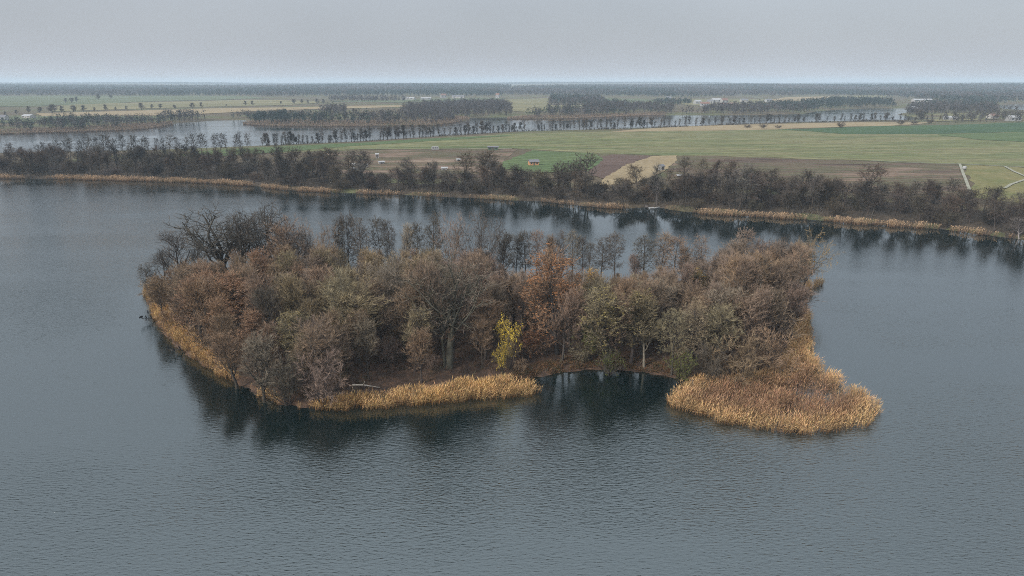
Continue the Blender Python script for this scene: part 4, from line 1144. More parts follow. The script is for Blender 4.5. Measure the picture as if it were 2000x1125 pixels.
for (px, by, ty, wpx, pro, tint, bark, look, zone) in FT:
    p = on_land(px, by); dep = project(p)[2]
    h = top_height(p[0], p[1], ty) - p[2]
    t = plant(KIND[pro.rstrip('0123456789')], pro, p - np.array([0, 0, .1]), h, wpx / FPX * dep, tint, bark)
    THINGS.append([t, look, zone, px, 'tree', 'trees of the far shore wood'])
# tall row of alders behind the left wood
for i in range(40):
    px = -8 + i * 12.6 + rs.uniform(-4, 4)
    base = np.interp(px, [0, 250, 500], [318, 312, 300]) + rs.uniform(-3, 3)
    top = np.interp(px, [0, 60, 110, 200, 330, 480], [287, 284, 268, 262, 262, 255]) + rs.uniform(-3, 7)
    if 335 < px < 350 or i in (0, 1): continue
    p = on_land(px, base); h = top_height(p[0], p[1], top) - p[2]
    t = plant('alder_tree', 'falder%d' % (i % 4), p - np.array([0, 0, .1]), h, None, 'dark' if i % 3 else 'grey', 'dark')
    THINGS.append([t, 'tall dark alder', 'in the row above the left shore wood' if px < 250 else 'in the row beside the bright green strip', px, 'tree', 'tall alders behind the left wood'])
# alders along the second lake
i = 0
px = 505.0
while px < 1830:
    px += rs.uniform(4.5, 11.5) * (1 if px < 1300 else 1.35)
    i += 1
    if 1040 < px < 1052 or rs.random() < 0.06: continue
    base = np.interp(px, [500, 700, 900, 1000, 1250, 1500, 1700, 1830], [285.5, 276, 263, 257, 250.5, 240.5, 236.2, 236]) + 0.6
    top = base - np.interp(px, [500, 700, 900, 1100, 1300, 1500, 1800], [28, 29, 27, 25, 24, 20, 17]) * rs.uniform(0.55, 1.05)
    p = on_land(px, base); h = top_height(p[0], p[1], top) - p[2]
    t = plant('alder_tree', ('talder%d' if rs.random() < .7 else 'tiny%d') % (i % 3), p, h, None, 'dark' if rs.random() < .6 else 'grey', 'dark')
    z = ('behind the green strip' if px < 700 else 'behind the left end of the pasture' if px < 860 else 'near the reed spit\'s tip' if px < 1010 else
         'behind the middle of the pasture' if px < 1160 else 'left of the tan stubble strip' if px < 1300 else 'behind the tan stubble strip' if px < 1500 else 'near its right end')
    THINGS.append([t, 'small alder' if h < 9.5 else 'alder', 'by the far lake ' + z, px, 'tree', 'alders along the far lake'])
hedge_px = [(505, 285), (700, 276), (900, 263), (1000, 257), (1250, 250.5), (1500, 240.5), (1700, 236.2), (1825, 236)]
_h = np.array([on_land(a, b + 0.8)[:2] for a, b in hedge_px])
hedge_poly = np.vstack([_h + np.array([0, 4.0]), (_h - np.array([0, 5.0]))[::-1]])
# the shore wood itself
def shore_zone(px):
    for lim, z in ((110, 'at the left edge'), (210, 'under the first tall alders'), (310, 'under the middle tall alders'), (400, 'under the last tall alders'), (480, 'left of the green strip'), (570, 'below the bright green strip'),
                   (650, 'left of the allotments'), (740, 'in front of the allotments'), (830, 'below the white narrow hut'), (910, 'below the white caravan'), (990, 'left of the green plot'),
                   (1070, 'below the orange cabin'), (1160, 'under the tall dark tree'), (1240, 'below the ploughed wedge'), (1320, 'behind the boat'), (1400, 'right of the boat'), (1480, 'left below the rusty field'),
                   (1560, 'below the rusty field'), (1650, 'left of the round oak'), (1740, 'under the round oak'), (1830, 'right of the round oak'), (1910, 'at the pale track\'s foot'), (3000, 'at the right edge')):
        if px < lim: return z
WOOD_TOP = [(-200, 322), (0, 320), (200, 318), (400, 318), (560, 332), (660, 346), (700, 352), (800, 357), (900, 358), (1000, 361), (1100, 364), (1170, 372), (1280, 374), (1400, 376), (1600, 385), (1800, 402), (1900, 410), (2000, 425), (2150, 440)]
wood_poly = np.array([ground(a, b, 2.5)[:2] for a, b in WOOD_TOP] + [ground(a, b, 0.5)[:2] for a, b in SHORE_PX if -60 <= a <= 2060][::-1])
r3 = random.Random(5)
x0, y0 = wood_poly.min(0); x1, y1 = wood_poly.max(0)
st = 6.3
k = 0
SHORE_SKIP = set([5, 11, 135, 236, 242, 262, 297, 310, 311, 326, 327, 332, 336, 351, 354, 355, 356, 358])
cand = []
for yy in np.arange(y0, y1, st):
    for xx in np.arange(x0, x1, st):
        cand.append((xx + r3.uniform(-3, 3), yy + r3.uniform(-3, 3), r3.random(), r3.random(), r3.random(), r3.random()))
cand = np.array(cand)
okc = inside(wood_poly, cand[:, 0], cand[:, 1])
cand = cand[okc]
sdw = water_sd(cand[:, 0], cand[:, 1]); hh = hfun(cand[:, 0], cand[:, 1])
for (x, y, u1, u2, u3, u4), sd, z in zip(cand, sdw, hh):
    if sd < 1.5: continue
    px, py, dep = project((x, y, z))
    if px < -40 or px > 2040: continue
    dens = 1.0 if sd < 24 else 0.55
    if dep > 330: dens *= 0.8
    if 650 < px < 1020: dens = 1.0
    if u4 > dens: continue
    k += 1
    if k in SHORE_SKIP: continue
    low = u1 < 0.34 or (680 < px < 1000 and sd > 18)
    if low: pro, h, wd = 'fshrub%d' % int(u2 * 3), 4.5 + 3.5 * u3, 6.5 + 3 * u2
    else: pro, h, wd = ('fbroad%d' % int(u2 * 4) if u1 < 0.85 else 'falder%d' % int(u2 * 4)), (9.5 + 6.5 * u3) * (1.0 if sd < 45 else 0.8), 6.0 + 4 * u2
    cap = np.interp(px, [0, 100, 480, 560, 650, 700, 740, 800, 850, 1000, 1060, 1110, 1150, 1190, 1230, 1300, 1340, 1400, 1480, 1560, 1640, 1740, 1800, 1870, 1950, 2000],
                    [286, 282, 288, 296, 300, 312, 332, 326, 316, 326, 332, 312, 318, 350, 350, 346, 330, 324, 326, 334, 342, 352, 354, 368, 366, 376]) - 9 + 20 * u2
    h = min(h, max(3.0, top_height(x, y, cap) - z))
    wd = min(wd, h * 1.3)
    tint = ('grey', 'dark', 'purple', 'brown', 'grey', 'ash', 'dark', 'olive')[int(u4 / dens * 7.99)]
    t = plant('shrub' if low else 'shore_tree', pro, (x, y, z - .1), h, wd, tint, 'dark' if tint != 'ash' else 'mid')
    t['fill'] = k
    nm = {'grey': 'grey-brown', 'dark': 'dark', 'purple': 'purple-grey', 'brown': 'brown', 'ash': 'pale grey', 'olive': 'olive-grey'}[tint]
    THINGS.append([t, ('low ' + nm + ' bush') if low else nm + ' bare tree', 'on the far shore ' + shore_zone(px), px, 'bush' if low else 'tree', 'trees of the far shore wood'])

sheet('wood_floor', 'dark leaf-strewn ground under the far shore wood', [tuple(q) for q in wood_poly], M['f_wood'], 9, 0.10, world=True)
def brush(label, poly, n, hgt, wid, seed, hf, cols, clump=0.25):
    rng = np.random.default_rng(seed)
    x0, y0 = poly.min(0); x1, y1 = poly.max(0)
    x = rng.uniform(x0, x1, n); y = rng.uniform(y0, y1, n)
    ok = inside(poly, x, y) & (dist_poly(poly, x, y) > 0.6)
    x, y = x[ok], y[ok]
    nz = np.sin(x * clump + 2) * np.sin(y * clump * 1.3) + 0.7 * np.sin(x * clump * 2.7 - y * clump * 1.9)
    ok = rng.random(len(x)) < 0.62 + 0.38 * nz
    x, y, nz = x[ok], y[ok], nz[ok]
    K = 6; m = len(x)
    h = hgt * rng.uniform(0.4, 1.2, m) * (1 + 0.25 * nz)
    B = np.stack([x, y, hf(x, y)], 1)[:, None, :] + rng.normal(0, 0.12, (m, K, 3)) * np.array([1, 1, 0])
    d = unit(rng.normal(0, 0.5, (m, K, 3)) * np.array([1, 1, 0]) + np.array([0, 0, 1.0]))
    L = (h[:, None] * rng.uniform(0.5, 1.0, (m, K)))[:, :, None]
    sd = unit(np.cross(d, rng.normal(0, 1, (m, K, 3)))) * wid * 0.5
    mid = B + d * L * 0.45
    V = np.stack([mid - sd - d * L * 0.45, mid + sd, B + d * L], 2).reshape(-1, 3)
    ci = rng.integers(0, len(cols), m)
    c = np.array(cols)[ci] * rng.uniform(0.6, 1.3, (m, 1))
    o = obj('undergrowth', np_mesh('undergrowth', V, np.arange(len(V)).reshape(-1, 3), M['wood_mass'], False, {'tint': np.repeat(c, K * 3, 0)}))
    tag(o, label, 'undergrowth', kind='stuff')
brush('tangled leafless undergrowth under the far shore wood', wood_poly, 42000, 3.0, 0.14, 900, hfun, [(0.10, 0.085, 0.07), (0.075, 0.065, 0.055), (0.12, 0.105, 0.08)], 0.09)
brush('low scrub along the far lake bank under the alders', hedge_poly, 60000, 3.2, 0.35, 902, hfun, [(0.085, 0.075, 0.065), (0.07, 0.06, 0.05)], 0.05)
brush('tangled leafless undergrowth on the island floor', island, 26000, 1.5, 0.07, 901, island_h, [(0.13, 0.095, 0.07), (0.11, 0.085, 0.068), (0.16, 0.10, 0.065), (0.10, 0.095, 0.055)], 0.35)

bank = P([(1000, 748), (1050, 738), (1150, 723), (1220, 724), (1280, 733), (1335, 742), (1335, 722), (1280, 712), (1220, 704), (1150, 703), (1050, 714), (990, 728)])
brush('dead leaves and low bramble on the bank of the bay', bank, 16000, 0.55, 0.10, 903, island_h, [(0.17, 0.09, 0.05), (0.11, 0.07, 0.045), (0.20, 0.12, 0.06), (0.08, 0.075, 0.04)], 0.9)

# hedgerow trees in the left distance
HT = [(32, 223, 214), (55, 221, 207), (78, 221, 208), (103, 222, 203), (120, 221, 206), (144, 220, 205), (163, 218, 205), (184, 217, 209), (207, 217, 203), (226, 216, 208), (246, 215.5, 206), (277, 215, 200), (297, 213.5, 203), (312, 213, 202),
      (342, 212.5, 204), (376, 212, 200), (393, 211, 199), (442, 208, 203), (480, 206, 196.5), (493, 206, 196), (193, 195, 182), (217, 193, 184), (128, 201, 191), (140, 201, 190), (150, 200, 188), (548, 204, 197), (575, 203, 193), (590, 203, 193), (602, 203, 195), (620, 203, 192), (632, 203, 193),
      (743, 222, 214), (690, 221, 211), (696, 224, 213), (10, 227, 217), (1800, 232, 214), (1790, 226, 212), (1730, 236.5, 219), (1960, 214, 206), (1972, 215, 207), (1985, 216, 207)]
for i, (px, b, t_) in enumerate(HT):
    p = on_land(px, b); h = max(3.5, top_height(p[0], p[1], t_) - p[2])
    t = plant('field_tree', 'tiny%d' % (i % 3), p, h, h * rs.uniform(0.6, 1.0), 'grey', 'dark')
    z = ('in the left distant hedgerow' if b > 204 and px < 520 else 'near the foot of the distant left forest' if px < 520 else 'in the distance left of the white barns' if px < 720 else 'by the middle far wood' if px < 800 else 'at the right end of the far lake' if px < 1820 else 'by the small lake at the right edge')
    THINGS.append([t, 'lone round tree', z, px, 'tree', 'lone trees in the distance'])
# scrub on the stubble
for i, (px, b, t_, w) in enumerate([(1460, 250, 243, 26), (1490, 251, 241, 30), (1520, 251, 244, 34), (1643, 250, 238, 26), (1760, 244, 234, 30), (1785, 243, 235, 24), (1815, 242, 232, 20)]):
    p = on_land(px, b); dep = project(p)[2]
    t = plant('shrub', 'fshrub%d' % (i % 3), p, max(3, top_height(p[0], p[1], t_) - p[2]), min(w / FPX * dep, 9.0), 'purple', 'dark')
    THINGS.append([t, 'brown scrub bush', 'on the tan stubble behind the pasture', px, 'bush', 'scrub on the stubble'])

# ------------------------------------------------------------------ distant woods (read as masses)
def wood(label, pxs, spacing, hgt, K, size, seed, pine=0.3, brown=(0.068, 0.06, 0.058)):
    rng = np.random.default_rng(seed)
    poly = np.array([ground(a, b, 5)[:2] for a, b in pxs])
    x0, y0 = poly.min(0); x1, y1 = poly.max(0)
    n = int((x1 - x0) * (y1 - y0) / spacing ** 2)
    x = rng.uniform(x0, x1, n); y = rng.uniform(y0, y1, n)
    ok = inside(poly, x, y)
    x, y = x[ok], y[ok]
    ok = water_sd(x, y) > 3
    x, y = x[ok], y[ok]
    z = hfun(x, y); n = len(x)
    h = hgt * rng.uniform(0.65, 1.15, n); w = h * rng.uniform(0.22, 0.36, n)
    isp = (np.sin(x * 0.008 + seed) + np.sin(y * 0.004 + x * 0.003) + rng.normal(0, .6, n)) > (1 - 2 * pine)
    c = np.where(isp[:, None], np.array([0.022, 0.036, 0.03]), np.array(brown)) * rng.uniform(0.6, 1.35, (n, 1))
    d = unit(rng.normal(0, 1, (n, K, 3))) * rng.uniform(0.4, 1.0, (n, K, 1))
    C = np.stack([x, y, z + h * 0.58], 1)[:, None, :] + d * np.stack([w, w, h * 0.44], 1)[:, None, :]
    s = size * h[:, None, None] / hgt
    a = unit(rng.normal(0, 1, (n, K, 3))) * s; b = unit(rng.normal(0, 1, (n, K, 3))) * s * 0.7
    T = np.stack([C - a, C + a * 0.7 - b * 0.3, C + b], 2).reshape(-1, 3)
    cols = np.repeat(c, K * 3, 0)
    # trunks
    tw = 0.02 * h
    tr = np.stack([np.stack([x - tw, y, z], 1), np.stack([x + tw, y, z], 1), np.stack([x, y, z + h * 0.8], 1)], 1).reshape(-1, 3)
    V = np.vstack([T, tr]); F = np.arange(len(V)).reshape(-1, 3)
    cols = np.vstack([cols, np.repeat(c * 0.7, 3, 0)])
    o = obj('distant_wood', np_mesh('distant_wood', V, F, M['wood_mass'], False, {'tint': np.clip(cols, 0, 1)}))
    tag(o, label, 'wood', kind='stuff')
    return n
DW = [('long blue-grey forest along the left horizon', [(-600, 187.5), (0, 187.5), (300, 187.5), (560, 189), (760, 187), (980, 188), (1000, 174), (900, 170), (600, 169.5), (0, 169.5), (-600, 169.5)], 19, 17, 9, 4.2, 0.65),
      ('forest along the horizon right of the middle', [(985, 186), (1180, 187), (1330, 190), (1500, 186), (1520, 172), (1300, 170), (1150, 171), (1000, 176)], 18, 16, 9, 4.2, 0.45),
      ('forest on the right-hand distant hills', [(1500, 188), (1640, 186), (1760, 190), (1800, 196), (1900, 200), (2300, 204), (2300, 174), (1950, 174), (1700, 174), (1520, 172)], 18, 15, 9, 4.2, 0.4),
      ('far pale ridge of woods on the skyline', [(-900, 166.5), (1000, 166.5), (2900, 166.5), (2900, 164.8), (1000, 164.8), (-900, 164.8)], 42, 13, 9, 9, 0.5),
      ('wood on the left bank of the far lake', [(-300, 248), (0, 248), (110, 250), (200, 246), (300, 238), (300, 232), (130, 232), (100, 236), (0, 243), (-300, 243)], 7.5, 9, 46, 0.86, 0.25),
      ('dark copse at the bend of the far lake', [(305, 238.5), (350, 238), (400, 234), (400, 228), (370, 226), (310, 230)], 7, 13, 46, 1.08, 0.4),
      ('low wood behind the bend of the far lake', [(415, 232), (480, 231), (560, 232), (560, 222), (480, 224), (420, 228)], 8, 10, 46, 1.01, 0.2),
      ('wood on the far lake\'s middle spit', [(485, 239), (560, 241), (640, 242), (760, 241), (860, 237), (890, 229), (880, 221), (800, 226), (700, 231), (600, 228), (500, 229)], 8, 11, 46, 1.08, 0.2),
      ('wooded rise behind the spit, below the barns', [(780, 222), (880, 224), (1000, 227), (1000, 212), (985, 203), (900, 203), (800, 210)], 9, 13, 46, 1.22, 0.3),
      ('small copse left of the middle far wood', [(622, 224), (675, 222), (676, 215), (640, 216)], 8, 13, 46, 1.15, 0.3),
      ('wood behind the far lake\'s middle reach', [(1000, 228), (1100, 229), (1220, 222), (1310, 220), (1320, 211), (1240, 208), (1180, 204), (1140, 212), (1060, 219)], 9, 13, 46, 1.22, 0.3),
      ('square copse between pale clearings', [(1072, 205), (1150, 205), (1180, 200), (1170, 192), (1075, 192)], 11, 14, 20, 2.0, 0.3),
      ('wood below the distant village', [(1300, 221), (1500, 222), (1600, 215), (1700, 209), (1760, 209), (1740, 200), (1640, 198), (1560, 203), (1500, 208), (1400, 211)], 10, 13, 24, 1.8, 0.3),
      ('wood left of the distant village', [(1270, 205), (1345, 205), (1350, 200), (1290, 198)], 11, 11, 20, 1.8, 0.4),
      ('wood at the far lake\'s right end', [(1770, 222), (1850, 221), (1950, 220), (1945, 206), (1850, 203), (1765, 207)], 10, 13, 24, 1.8, 0.35),
      ('village trees near the right edge', [(1840, 237), (1960, 238), (2100, 238), (2100, 228), (1990, 224), (1900, 226), (1840, 230)], 13, 11, 46, 1.08, 0.3),
      ('hedge line before the distant barns', [(640, 198), (790, 198), (800, 194), (650, 193)], 13, 12, 16, 2.0, 0.3)]
for i, (lab, pp, sp, hg, K, sz, pine) in enumerate(DW):
    wood(lab, pp, sp, hg, K, sz, 500 + i, pine)

# ------------------------------------------------------------------ buildings and small things
def house(name, label, px, py, w, d, h, wall, roof, rz=0.0, rh=None, cat='house', group=None):
    p = on_land(px, py)
    root = empty(name, (p[0], p[1], p[2] + 0.02), rz)
    rh = rh or h * 0.55
    w2, d2 = w / 2, d / 2
    m = MB()
    m.loft([[(-w2, -d2, 0), (-w2, d2, 0), (-w2, d2, h), (-w2, 0, h + rh - 0.05), (-w2, -d2, h)], [(w2, -d2, 0), (w2, d2, 0), (w2, d2, h), (w2, 0, h + rh - 0.05), (w2, -d2, h)]])
    m.build('wall', M[wall], root)
    o = 0.35
    r = MB()
    for s in (-1, 1):
        e = h - o * rh / d2
        q = [(0, h + rh), (s * (d2 + o), e), (s * (d2 + o), e + 0.15), (0, h + rh + 0.17)]
        r.loft([[(-w2 - o, a, b) for a, b in q], [(w2 + o, a, b) for a, b in q]])
    r.build('roof', M[roof], root)
    MB().box(-0.45, 0.45, -d2 - 0.06, -d2 + 0.02, 0.02, min(2.0, h * 0.85)).build('door', M['darkwood'], root)
    for sx in (-1, 1):
        x = sx * w * 0.3
        MB().box(x - w * 0.08, x + w * 0.08, -d2 - 0.05, -d2 + 0.02, h * 0.42, h * 0.8).build('window', M['glass'], root)
    tag(root, label, cat, group)
    return root
house('cabin', 'small orange timber cabin on the green plot', 1042, 323, 5.5, 3.6, 2.2, 'timber', 'slate', R(12), 1.0, 'cabin')
house('hut', 'white narrow hut on the rusty allotments', 737, 309.5, 1.7, 1.7, 2.6, 'white', 'white', R(8), 0.4, 'hut')
house('shed', 'long low green shed behind the allotments', 963, 293, 7, 3, 2.0, 'greenpaint', 'slate', 0, 0.5, 'shed')
house('shed', 'white shed beside the curved tan strip', 1291, 333, 2.6, 2.4, 2.4, 'white', 'slate', R(40), 0.7, 'shed')
SH = [(691, 324, 'white', 'white', 'white-roofed shed, upper left of the allotments'), (714, 326, 'wallpale', 'white', 'pale shed under the bare allotment tree'), (745, 320, 'wallpale', 'white', 'low white-roofed shed below the narrow hut'),
      (690, 333, 'darkwood', 'white', 'dark shed with a white roof, lowest of the allotments'), (560, 318, 'wallpale', 'slate', 'pale shed among trees left of the allotments'), (868, 332, 'white', 'white', 'small white shed left of the green plot'),
      (895, 315, 'wallpale', 'white', 'white-roofed shed behind the broad bare tree'), (952, 325, 'white', 'slate', 'white shed behind the tall bare tree, left of the green plot'), (830, 341, 'darkwood', 'white', 'low shed among the shore trees below the caravan'), (1326, 347, 'darkwood', 'white', 'low hut under the rounded tree right of the curved tan strip')]
for i, (px, py, wa, ro, lab) in enumerate(SH):
    house('shed', lab, px, py, 2.0 + 0.5 * (i % 3), 1.7, 1.1, wa, ro, R(-20 + 23 * (i % 4)), 0.45, 'shed', 'allotment sheds')
# caravan
p = on_land(850, 293.5)
cv = empty('caravan', p, R(5)); tag(cv, 'white caravan on the track behind the allotments', 'caravan')
m = MB(); q = [(-2.4, 0.5), (2.5, 0.5), (2.6, 1.5), (2.2, 2.4), (-2.1, 2.45), (-2.6, 1.6)]
m.loft([[(a, -1.05, b) for a, b in q], [(a, 1.05, b) for a, b in q]]); m.build('body', M['white'], cv)
for x in (-1.3, 0.2, 1.5): MB().box(x - 0.45, x + 0.45, -1.1, -1.03, 1.35, 1.95).build('window', M['glass'], cv)
for s in (-1, 1): MB().tube([(0, s * 0.9, 0.34), (0, s * 1.08, 0.34)], 0.34, 10).build('wheel', M['rubber'], cv)
MB().tube([(2.5, 0, 0.5), (3.7, 0, 0.45)], 0.06, 5).build('tow_bar', M['slate'], cv)
# round tank
p = on_land(1883, 332)
tk = empty('water_tank', p); tag(tk, 'white round tank beside the pale track', 'tank')
m = MB(); prof = [(0.75, 0.35), (0.95, 0.6), (1.0, 1.1), (0.95, 1.6), (0.7, 1.95), (0.3, 2.08)]
m.loft([[(r_ * math.cos(2 * PI * k / 14), r_ * math.sin(2 * PI * k / 14), z) for k in range(14)] for r_, z in prof]); m.build('vessel', M['white'], tk, True)
MB().tube([(0, 0, 2.05), (0, 0, 2.2)], 0.24, 10).build('lid', M['slate'], tk)
for k in range(3): MB().tube([(0.6 * math.cos(k * 2.1), 0.6 * math.sin(k * 2.1), -0.1), (0.6 * math.cos(k * 2.1), 0.6 * math.sin(k * 2.1), 0.45)], 0.06, 5).build('leg', M['slate'], tk)
# boat
p = ground(1278, 407, 0)
bt = empty('rowing_boat', (p[0], p[1], 0.0), R(12)); tag(bt, 'white rowing boat moored at a gap in the far shore reeds', 'boat')
m = MB(); rings = []
for t in np.linspace(-1, 1, 9):
    w_ = 0.85 * (1 - max(0, t) ** 2.2) * (0.8 + 0.2 * min(1, 1 - abs(t))) + 0.04; z0 = -0.12 + 0.25 * max(0, t) ** 2; z1 = 0.42 + 0.22 * max(0, t) ** 2
    x = 2.3 * t
    rings.append([(x, -w_, z1), (x, -w_ * 0.75, z0 + 0.1), (x, 0, z0), (x, w_ * 0.75, z0 + 0.1), (x, w_, z1), (x, w_ * 0.88, z1), (x, w_ * 0.65, z0 + 0.18), (x, 0, z0 + 0.1), (x, -w_ * 0.65, z0 + 0.18), (x, -w_ * 0.88, z1)])
m.loft(rings); m.build('hull', M['white'], bt)
for x in (-1.2, 0.3): MB().box(x - 0.14, x + 0.14, -0.66, 0.66, 0.24, 0.28).build('thwart', M['palewood'], bt)
p = ground(1263, 406, 0)
jt = empty('jetty', (p[0] , p[1] + 1, 0), R(80)); tag(jt, 'short dark wooden jetty beside the moored rowing boat', 'jetty')
for k in range(9): MB().box(-2.6 + k * 0.62, -2.6 + k * 0.62 + 0.55, -0.6, 0.6, 0.5, 0.55).build('plank', M['darkwood'], jt)
for x in (-2.2, 0.2, 2.4):
    for s in (-0.5, 0.5): MB().tube([(x, s, -1.2), (x, s, 0.49)], 0.07, 5).build('post', M['darkwood'], jt)
# distant buildings
DB = [(798, 194.5, 34, 12, 4, 'wallpale', 'white', 'left half of the long pale barns on the horizon slope', 'barn'), (832, 195, 26, 11, 4, 'white', 'white', 'right half of the long pale barns on the horizon slope', 'barn'), (866, 191, 14, 10, 7, 'white', 'tile', 'white farmhouse right of the long barns', 'house'),
      (895, 192, 34, 12, 5, 'wallpale', 'slate', 'grey-roofed barn right of the white farmhouse', 'barn'), (972, 191, 10, 8, 8, 'white', 'tile', 'lone white house at the edge of the left forest', 'house'), (1305, 196, 12, 9, 6, 'white', 'slate', 'white house at the wood\'s edge left of the village', 'house'),
      (1362, 203, 14, 9, 5, 'white', 'white', 'leftmost house of the distant village', 'house'), (1376, 207.5, 16, 9, 5, 'white', 'tile', 'lowest left house of the distant village', 'house'), (1386, 202, 12, 9, 5, 'white', 'slate', 'small grey-roofed house in the distant village', 'house'),
      (1398, 200.5, 20, 10, 6, 'white', 'white', 'longest white-roofed building of the distant village', 'house'), (1414, 202.5, 14, 9, 7, 'white', 'tile', 'tall red-roofed house in the distant village', 'house'), (1415, 208.5, 14, 9, 4.5, 'wallpale', 'tile', 'lowest middle house of the distant village', 'house'), (1431, 208, 12, 8, 4.5, 'white', 'tile', 'lowest right house of the distant village', 'house'),
      (1453, 200, 16, 9, 5, 'wallpale', 'slate', 'house at the right end of the distant village', 'house'), (1500, 200, 14, 9, 5, 'white', 'slate', 'lone house right of the distant village', 'house'), (1784, 219.5, 9, 8, 6, 'white', 'white', 'white house at the far lake\'s right end', 'house'),
      (1855, 234, 14, 8, 3, 'white', 'white', 'low white building near the village trees', 'house'), (1978, 236, 14, 9, 4, 'white', 'white', 'white house at the right edge of the view', 'house'), (1938, 232, 12, 9, 4, 'wallpale', 'tile', 'red-roofed house among the right-edge village trees', 'house'), (1800, 198.5, 40, 14, 4, 'wallpale', 'white', 'pale greenhouses below the right distant hills', 'greenhouse'),
      (57, 231, 13, 9, 3, 'wallpale', 'white', 'white-roofed farm building before the left hedgerow', 'barn'), (2, 235, 14, 9, 4, 'white', 'slate', 'farm house at the left edge of the view', 'house')]
for i, (px, py, w_, d_, h_, wa, ro, lab, cat) in enumerate(DB):
    house(cat, lab, px, py, w_, d_, h_, wa, ro, R((-15, 8, 20, -6)[i % 4]), None, cat, 'distant buildings')

# fallen trunk by the front reeds, dead branches and cormorants on the left
def limb(name, label, pts, r0, r1, mat, twigs_=()):
    root = empty(name, pts[0]); tag(root, label, 'branch')
    q = [np.array(a) - np.array(pts[0]) for a in pts]
    MB().tube(q, np.linspace(r0, r1, len(q)), 6).build('stem', M[mat], root, True)
    for (i, d, L) in twigs_:
        a = q[i]; b = a + np.array(d) * L * 0.5; c = a + np.array(d) * L + np.array([0, 0, 0.1])
        MB().tube([a, b, c], [r1 * 1.2, r1 * 0.9, r1 * 0.4], 5).build('side_branch', M[mat], root, True)
    return root
a, b = ground(688, 752, 1.5), ground(742, 757, 0.7)
limb('fallen_trunk', 'pale fallen trunk behind the front reed strip', [a, a * .6 + b * .4 + np.array([0, 0, .2]), b], 0.16, 0.09, 'palewood', [(1, (0.3, -0.5, 0.6), 1.4)])
def bird(label, x, y, z, rz, wings=False):
    root = empty('cormorant', (x, y, z), rz); tag(root, label, 'bird', 'cormorants on dead branches')
    prof = [(-0.34, 0.02, 0.02, 0.015), (-0.2, 0.10, 0.05, 0.04), (-0.06, 0.22, 0.105, 0.10), (0.05, 0.36, 0.115, 0.115), (0.13, 0.50, 0.08, 0.08), (0.16, 0.60, 0.045, 0.045), (0.15, 0.70, 0.038, 0.038), (0.18, 0.77, 0.05, 0.045), (0.25, 0.79, 0.032, 0.028)]
    m = MB(); m.loft([[(x_ + 0.3 * ry * math.cos(2 * PI * k / 8), rx * math.sin(2 * PI * k / 8), z_ + ry * math.cos(2 * PI * k / 8)) for k in range(8)] for x_, z_, rx, ry in prof])
    m.build('body', M['feather'], root, True)
    MB().tube([(0.25, 0, 0.79), (0.36, 0, 0.775)], [0.018, 0.006], 5).build('beak', M['beak'], root)
    for s in (-1, 1):
        if wings: pts = [[(0.08, s * 0.08, 0.48), (-0.05, s * 0.08, 0.22), (-0.05, s * 0.10, 0.24), (0.08, s * 0.10, 0.5)], [(0.05, s * 0.38, 0.55), (-0.02, s * 0.36, 0.2), (-0.03, s * 0.37, 0.22), (0.04, s * 0.39, 0.56)], [(0.0, s * 0.62, 0.42), (-0.02, s * 0.55, 0.18), (-0.03, s * 0.56, 0.19), (-0.01, s * 0.63, 0.43)]]
        else: pts = [[(0.10, s * 0.09, 0.46), (0.02, s * 0.10, 0.34), (0.0, s * 0.13, 0.36), (0.08, s * 0.12, 0.47)], [(-0.04, s * 0.11, 0.34), (-0.10, s * 0.10, 0.2), (-0.11, s * 0.125, 0.22), (-0.05, s * 0.14, 0.35)], [(-0.22, s * 0.05, 0.12), (-0.26, s * 0.045, 0.08), (-0.26, s * 0.06, 0.09), (-0.22, s * 0.065, 0.13)]]
        MB().loft(pts).build('wing', M['feather'], root, True)
        MB().tube([(0.0, s * 0.05, 0.2), (0.03, s * 0.05, 0.0)], 0.014, 4).build('leg', M['feather'], root)
def perch(px0, py0, px1, py1, label, birds):
    a, b = ground(px0, py0, 0.3), ground(px1, py1, 0.75)
    mid = (a + b) / 2 + np.array([0, 0, 0.25])
    root = limb('dead_branch', label, [a - np.array([0, 0, 0.6]), mid, b], 0.10, 0.05, 'deadwood', [(1, (-0.7, -0.5, 0.1), 2.2), (1, (-0.6, 0.6, 0.25), 2.0), (2, (-0.8, 0.2, 0.1), 1.0)])
    o = np.array(pts0 := mid)
    spots = [mid, b, mid + np.array((-0.7, -0.5, 0.1)) * 2.2 + np.array([0, 0, .1]), mid + np.array((-0.6, 0.6, 0.25)) * 2.0 + np.array([0, 0, .1]), b + np.array((-0.8, 0.2, 0.1)) + np.array([0, 0, .1]), mid * 0.5 + b * 0.5, mid + np.array((-0.7, -0.5, 0.1)) * 1.1]
    for k, (lab, rz, wg) in enumerate(birds):
        s = spots[k]; bird(lab, s[0], s[1], s[2] + 0.03, rz, wg)
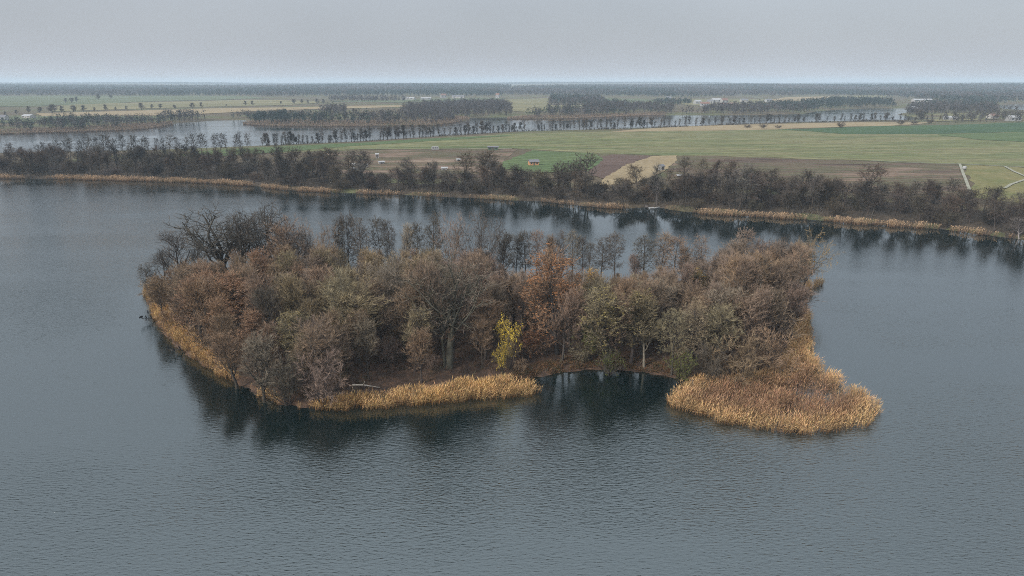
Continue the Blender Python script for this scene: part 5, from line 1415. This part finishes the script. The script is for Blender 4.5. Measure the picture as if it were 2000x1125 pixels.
perch(306, 622, 285, 626, 'upper dead branch over the water at the island\'s left tip',
      [('cormorant midway along the upper dead branch', 2.8, False), ('cormorant near the tip of the upper dead branch', 3.4, False), ('cormorant on the near fork of the upper dead branch', 3.0, True), ('cormorant on the far fork of the upper dead branch', 2.2, False),
       ('cormorant at the outermost left tip of the upper dead branch', 3.6, False), ('cormorant between the middle and tip of the upper dead branch', 0.4, False), ('cormorant halfway out on the near fork of the upper dead branch', 2.6, False)])
perch(362, 682, 340, 686, 'lower dead branch over the water by the left shore reeds',
      [('cormorant midway along the lower dead branch', 3.0, False), ('cormorant near the tip of the lower dead branch', 2.5, False), ('cormorant on the near fork of the lower dead branch', 3.3, False)])

# ------------------------------------------------------------------ labels of trees
ORD = ['first', 'second', 'third', 'fourth', 'fifth', 'sixth', 'seventh', 'eighth', 'ninth', 'tenth', 'eleventh', 'twelfth', 'thirteenth', 'fourteenth', 'fifteenth', 'sixteenth', 'seventeenth', 'eighteenth', 'nineteenth', 'twentieth']
ORD += ['twenty-' + o for o in ORD[:9]] + ['thirtieth'] + ['thirty-' + o for o in ORD[:9]] + ['fortieth']
keys = {}
for rec in THINGS: keys.setdefault((rec[1], rec[2]), []).append(rec)
for (look, zone), recs in keys.items():
    recs.sort(key=lambda r: r[3])
    for i, r_ in enumerate(recs):
        lab = look + ' ' + zone
        if len(recs) > 1: lab = lab + ', ' + ORD[min(i, len(ORD) - 1)] + ' from left'
        if len(lab.split()) > 16: print('LONG', lab)
        tag(r_[0], lab, r_[4], r_[5])

# ------------------------------------------------------------------ haze
m = bpy.data.materials.new('haze'); m.use_nodes = True
nt = m.node_tree
for n in list(nt.nodes): nt.nodes.remove(n)
out = nt.nodes.new('ShaderNodeOutputMaterial')
pv = nt.nodes.new('ShaderNodeVolumePrincipled')
pv.inputs['Color'].default_value = (0.72, 0.87, 1.0, 1)
pv.inputs['Density'].default_value = 0.00014
nt.links.new(pv.outputs[0], out.inputs['Volume'])
hb = MB().box(-12900, 12900, -2700, 12900, -4.5, 78).build('haze', m)
tag(hb, 'thin blue-grey autumn haze over the lakes and fields', kind='stuff')
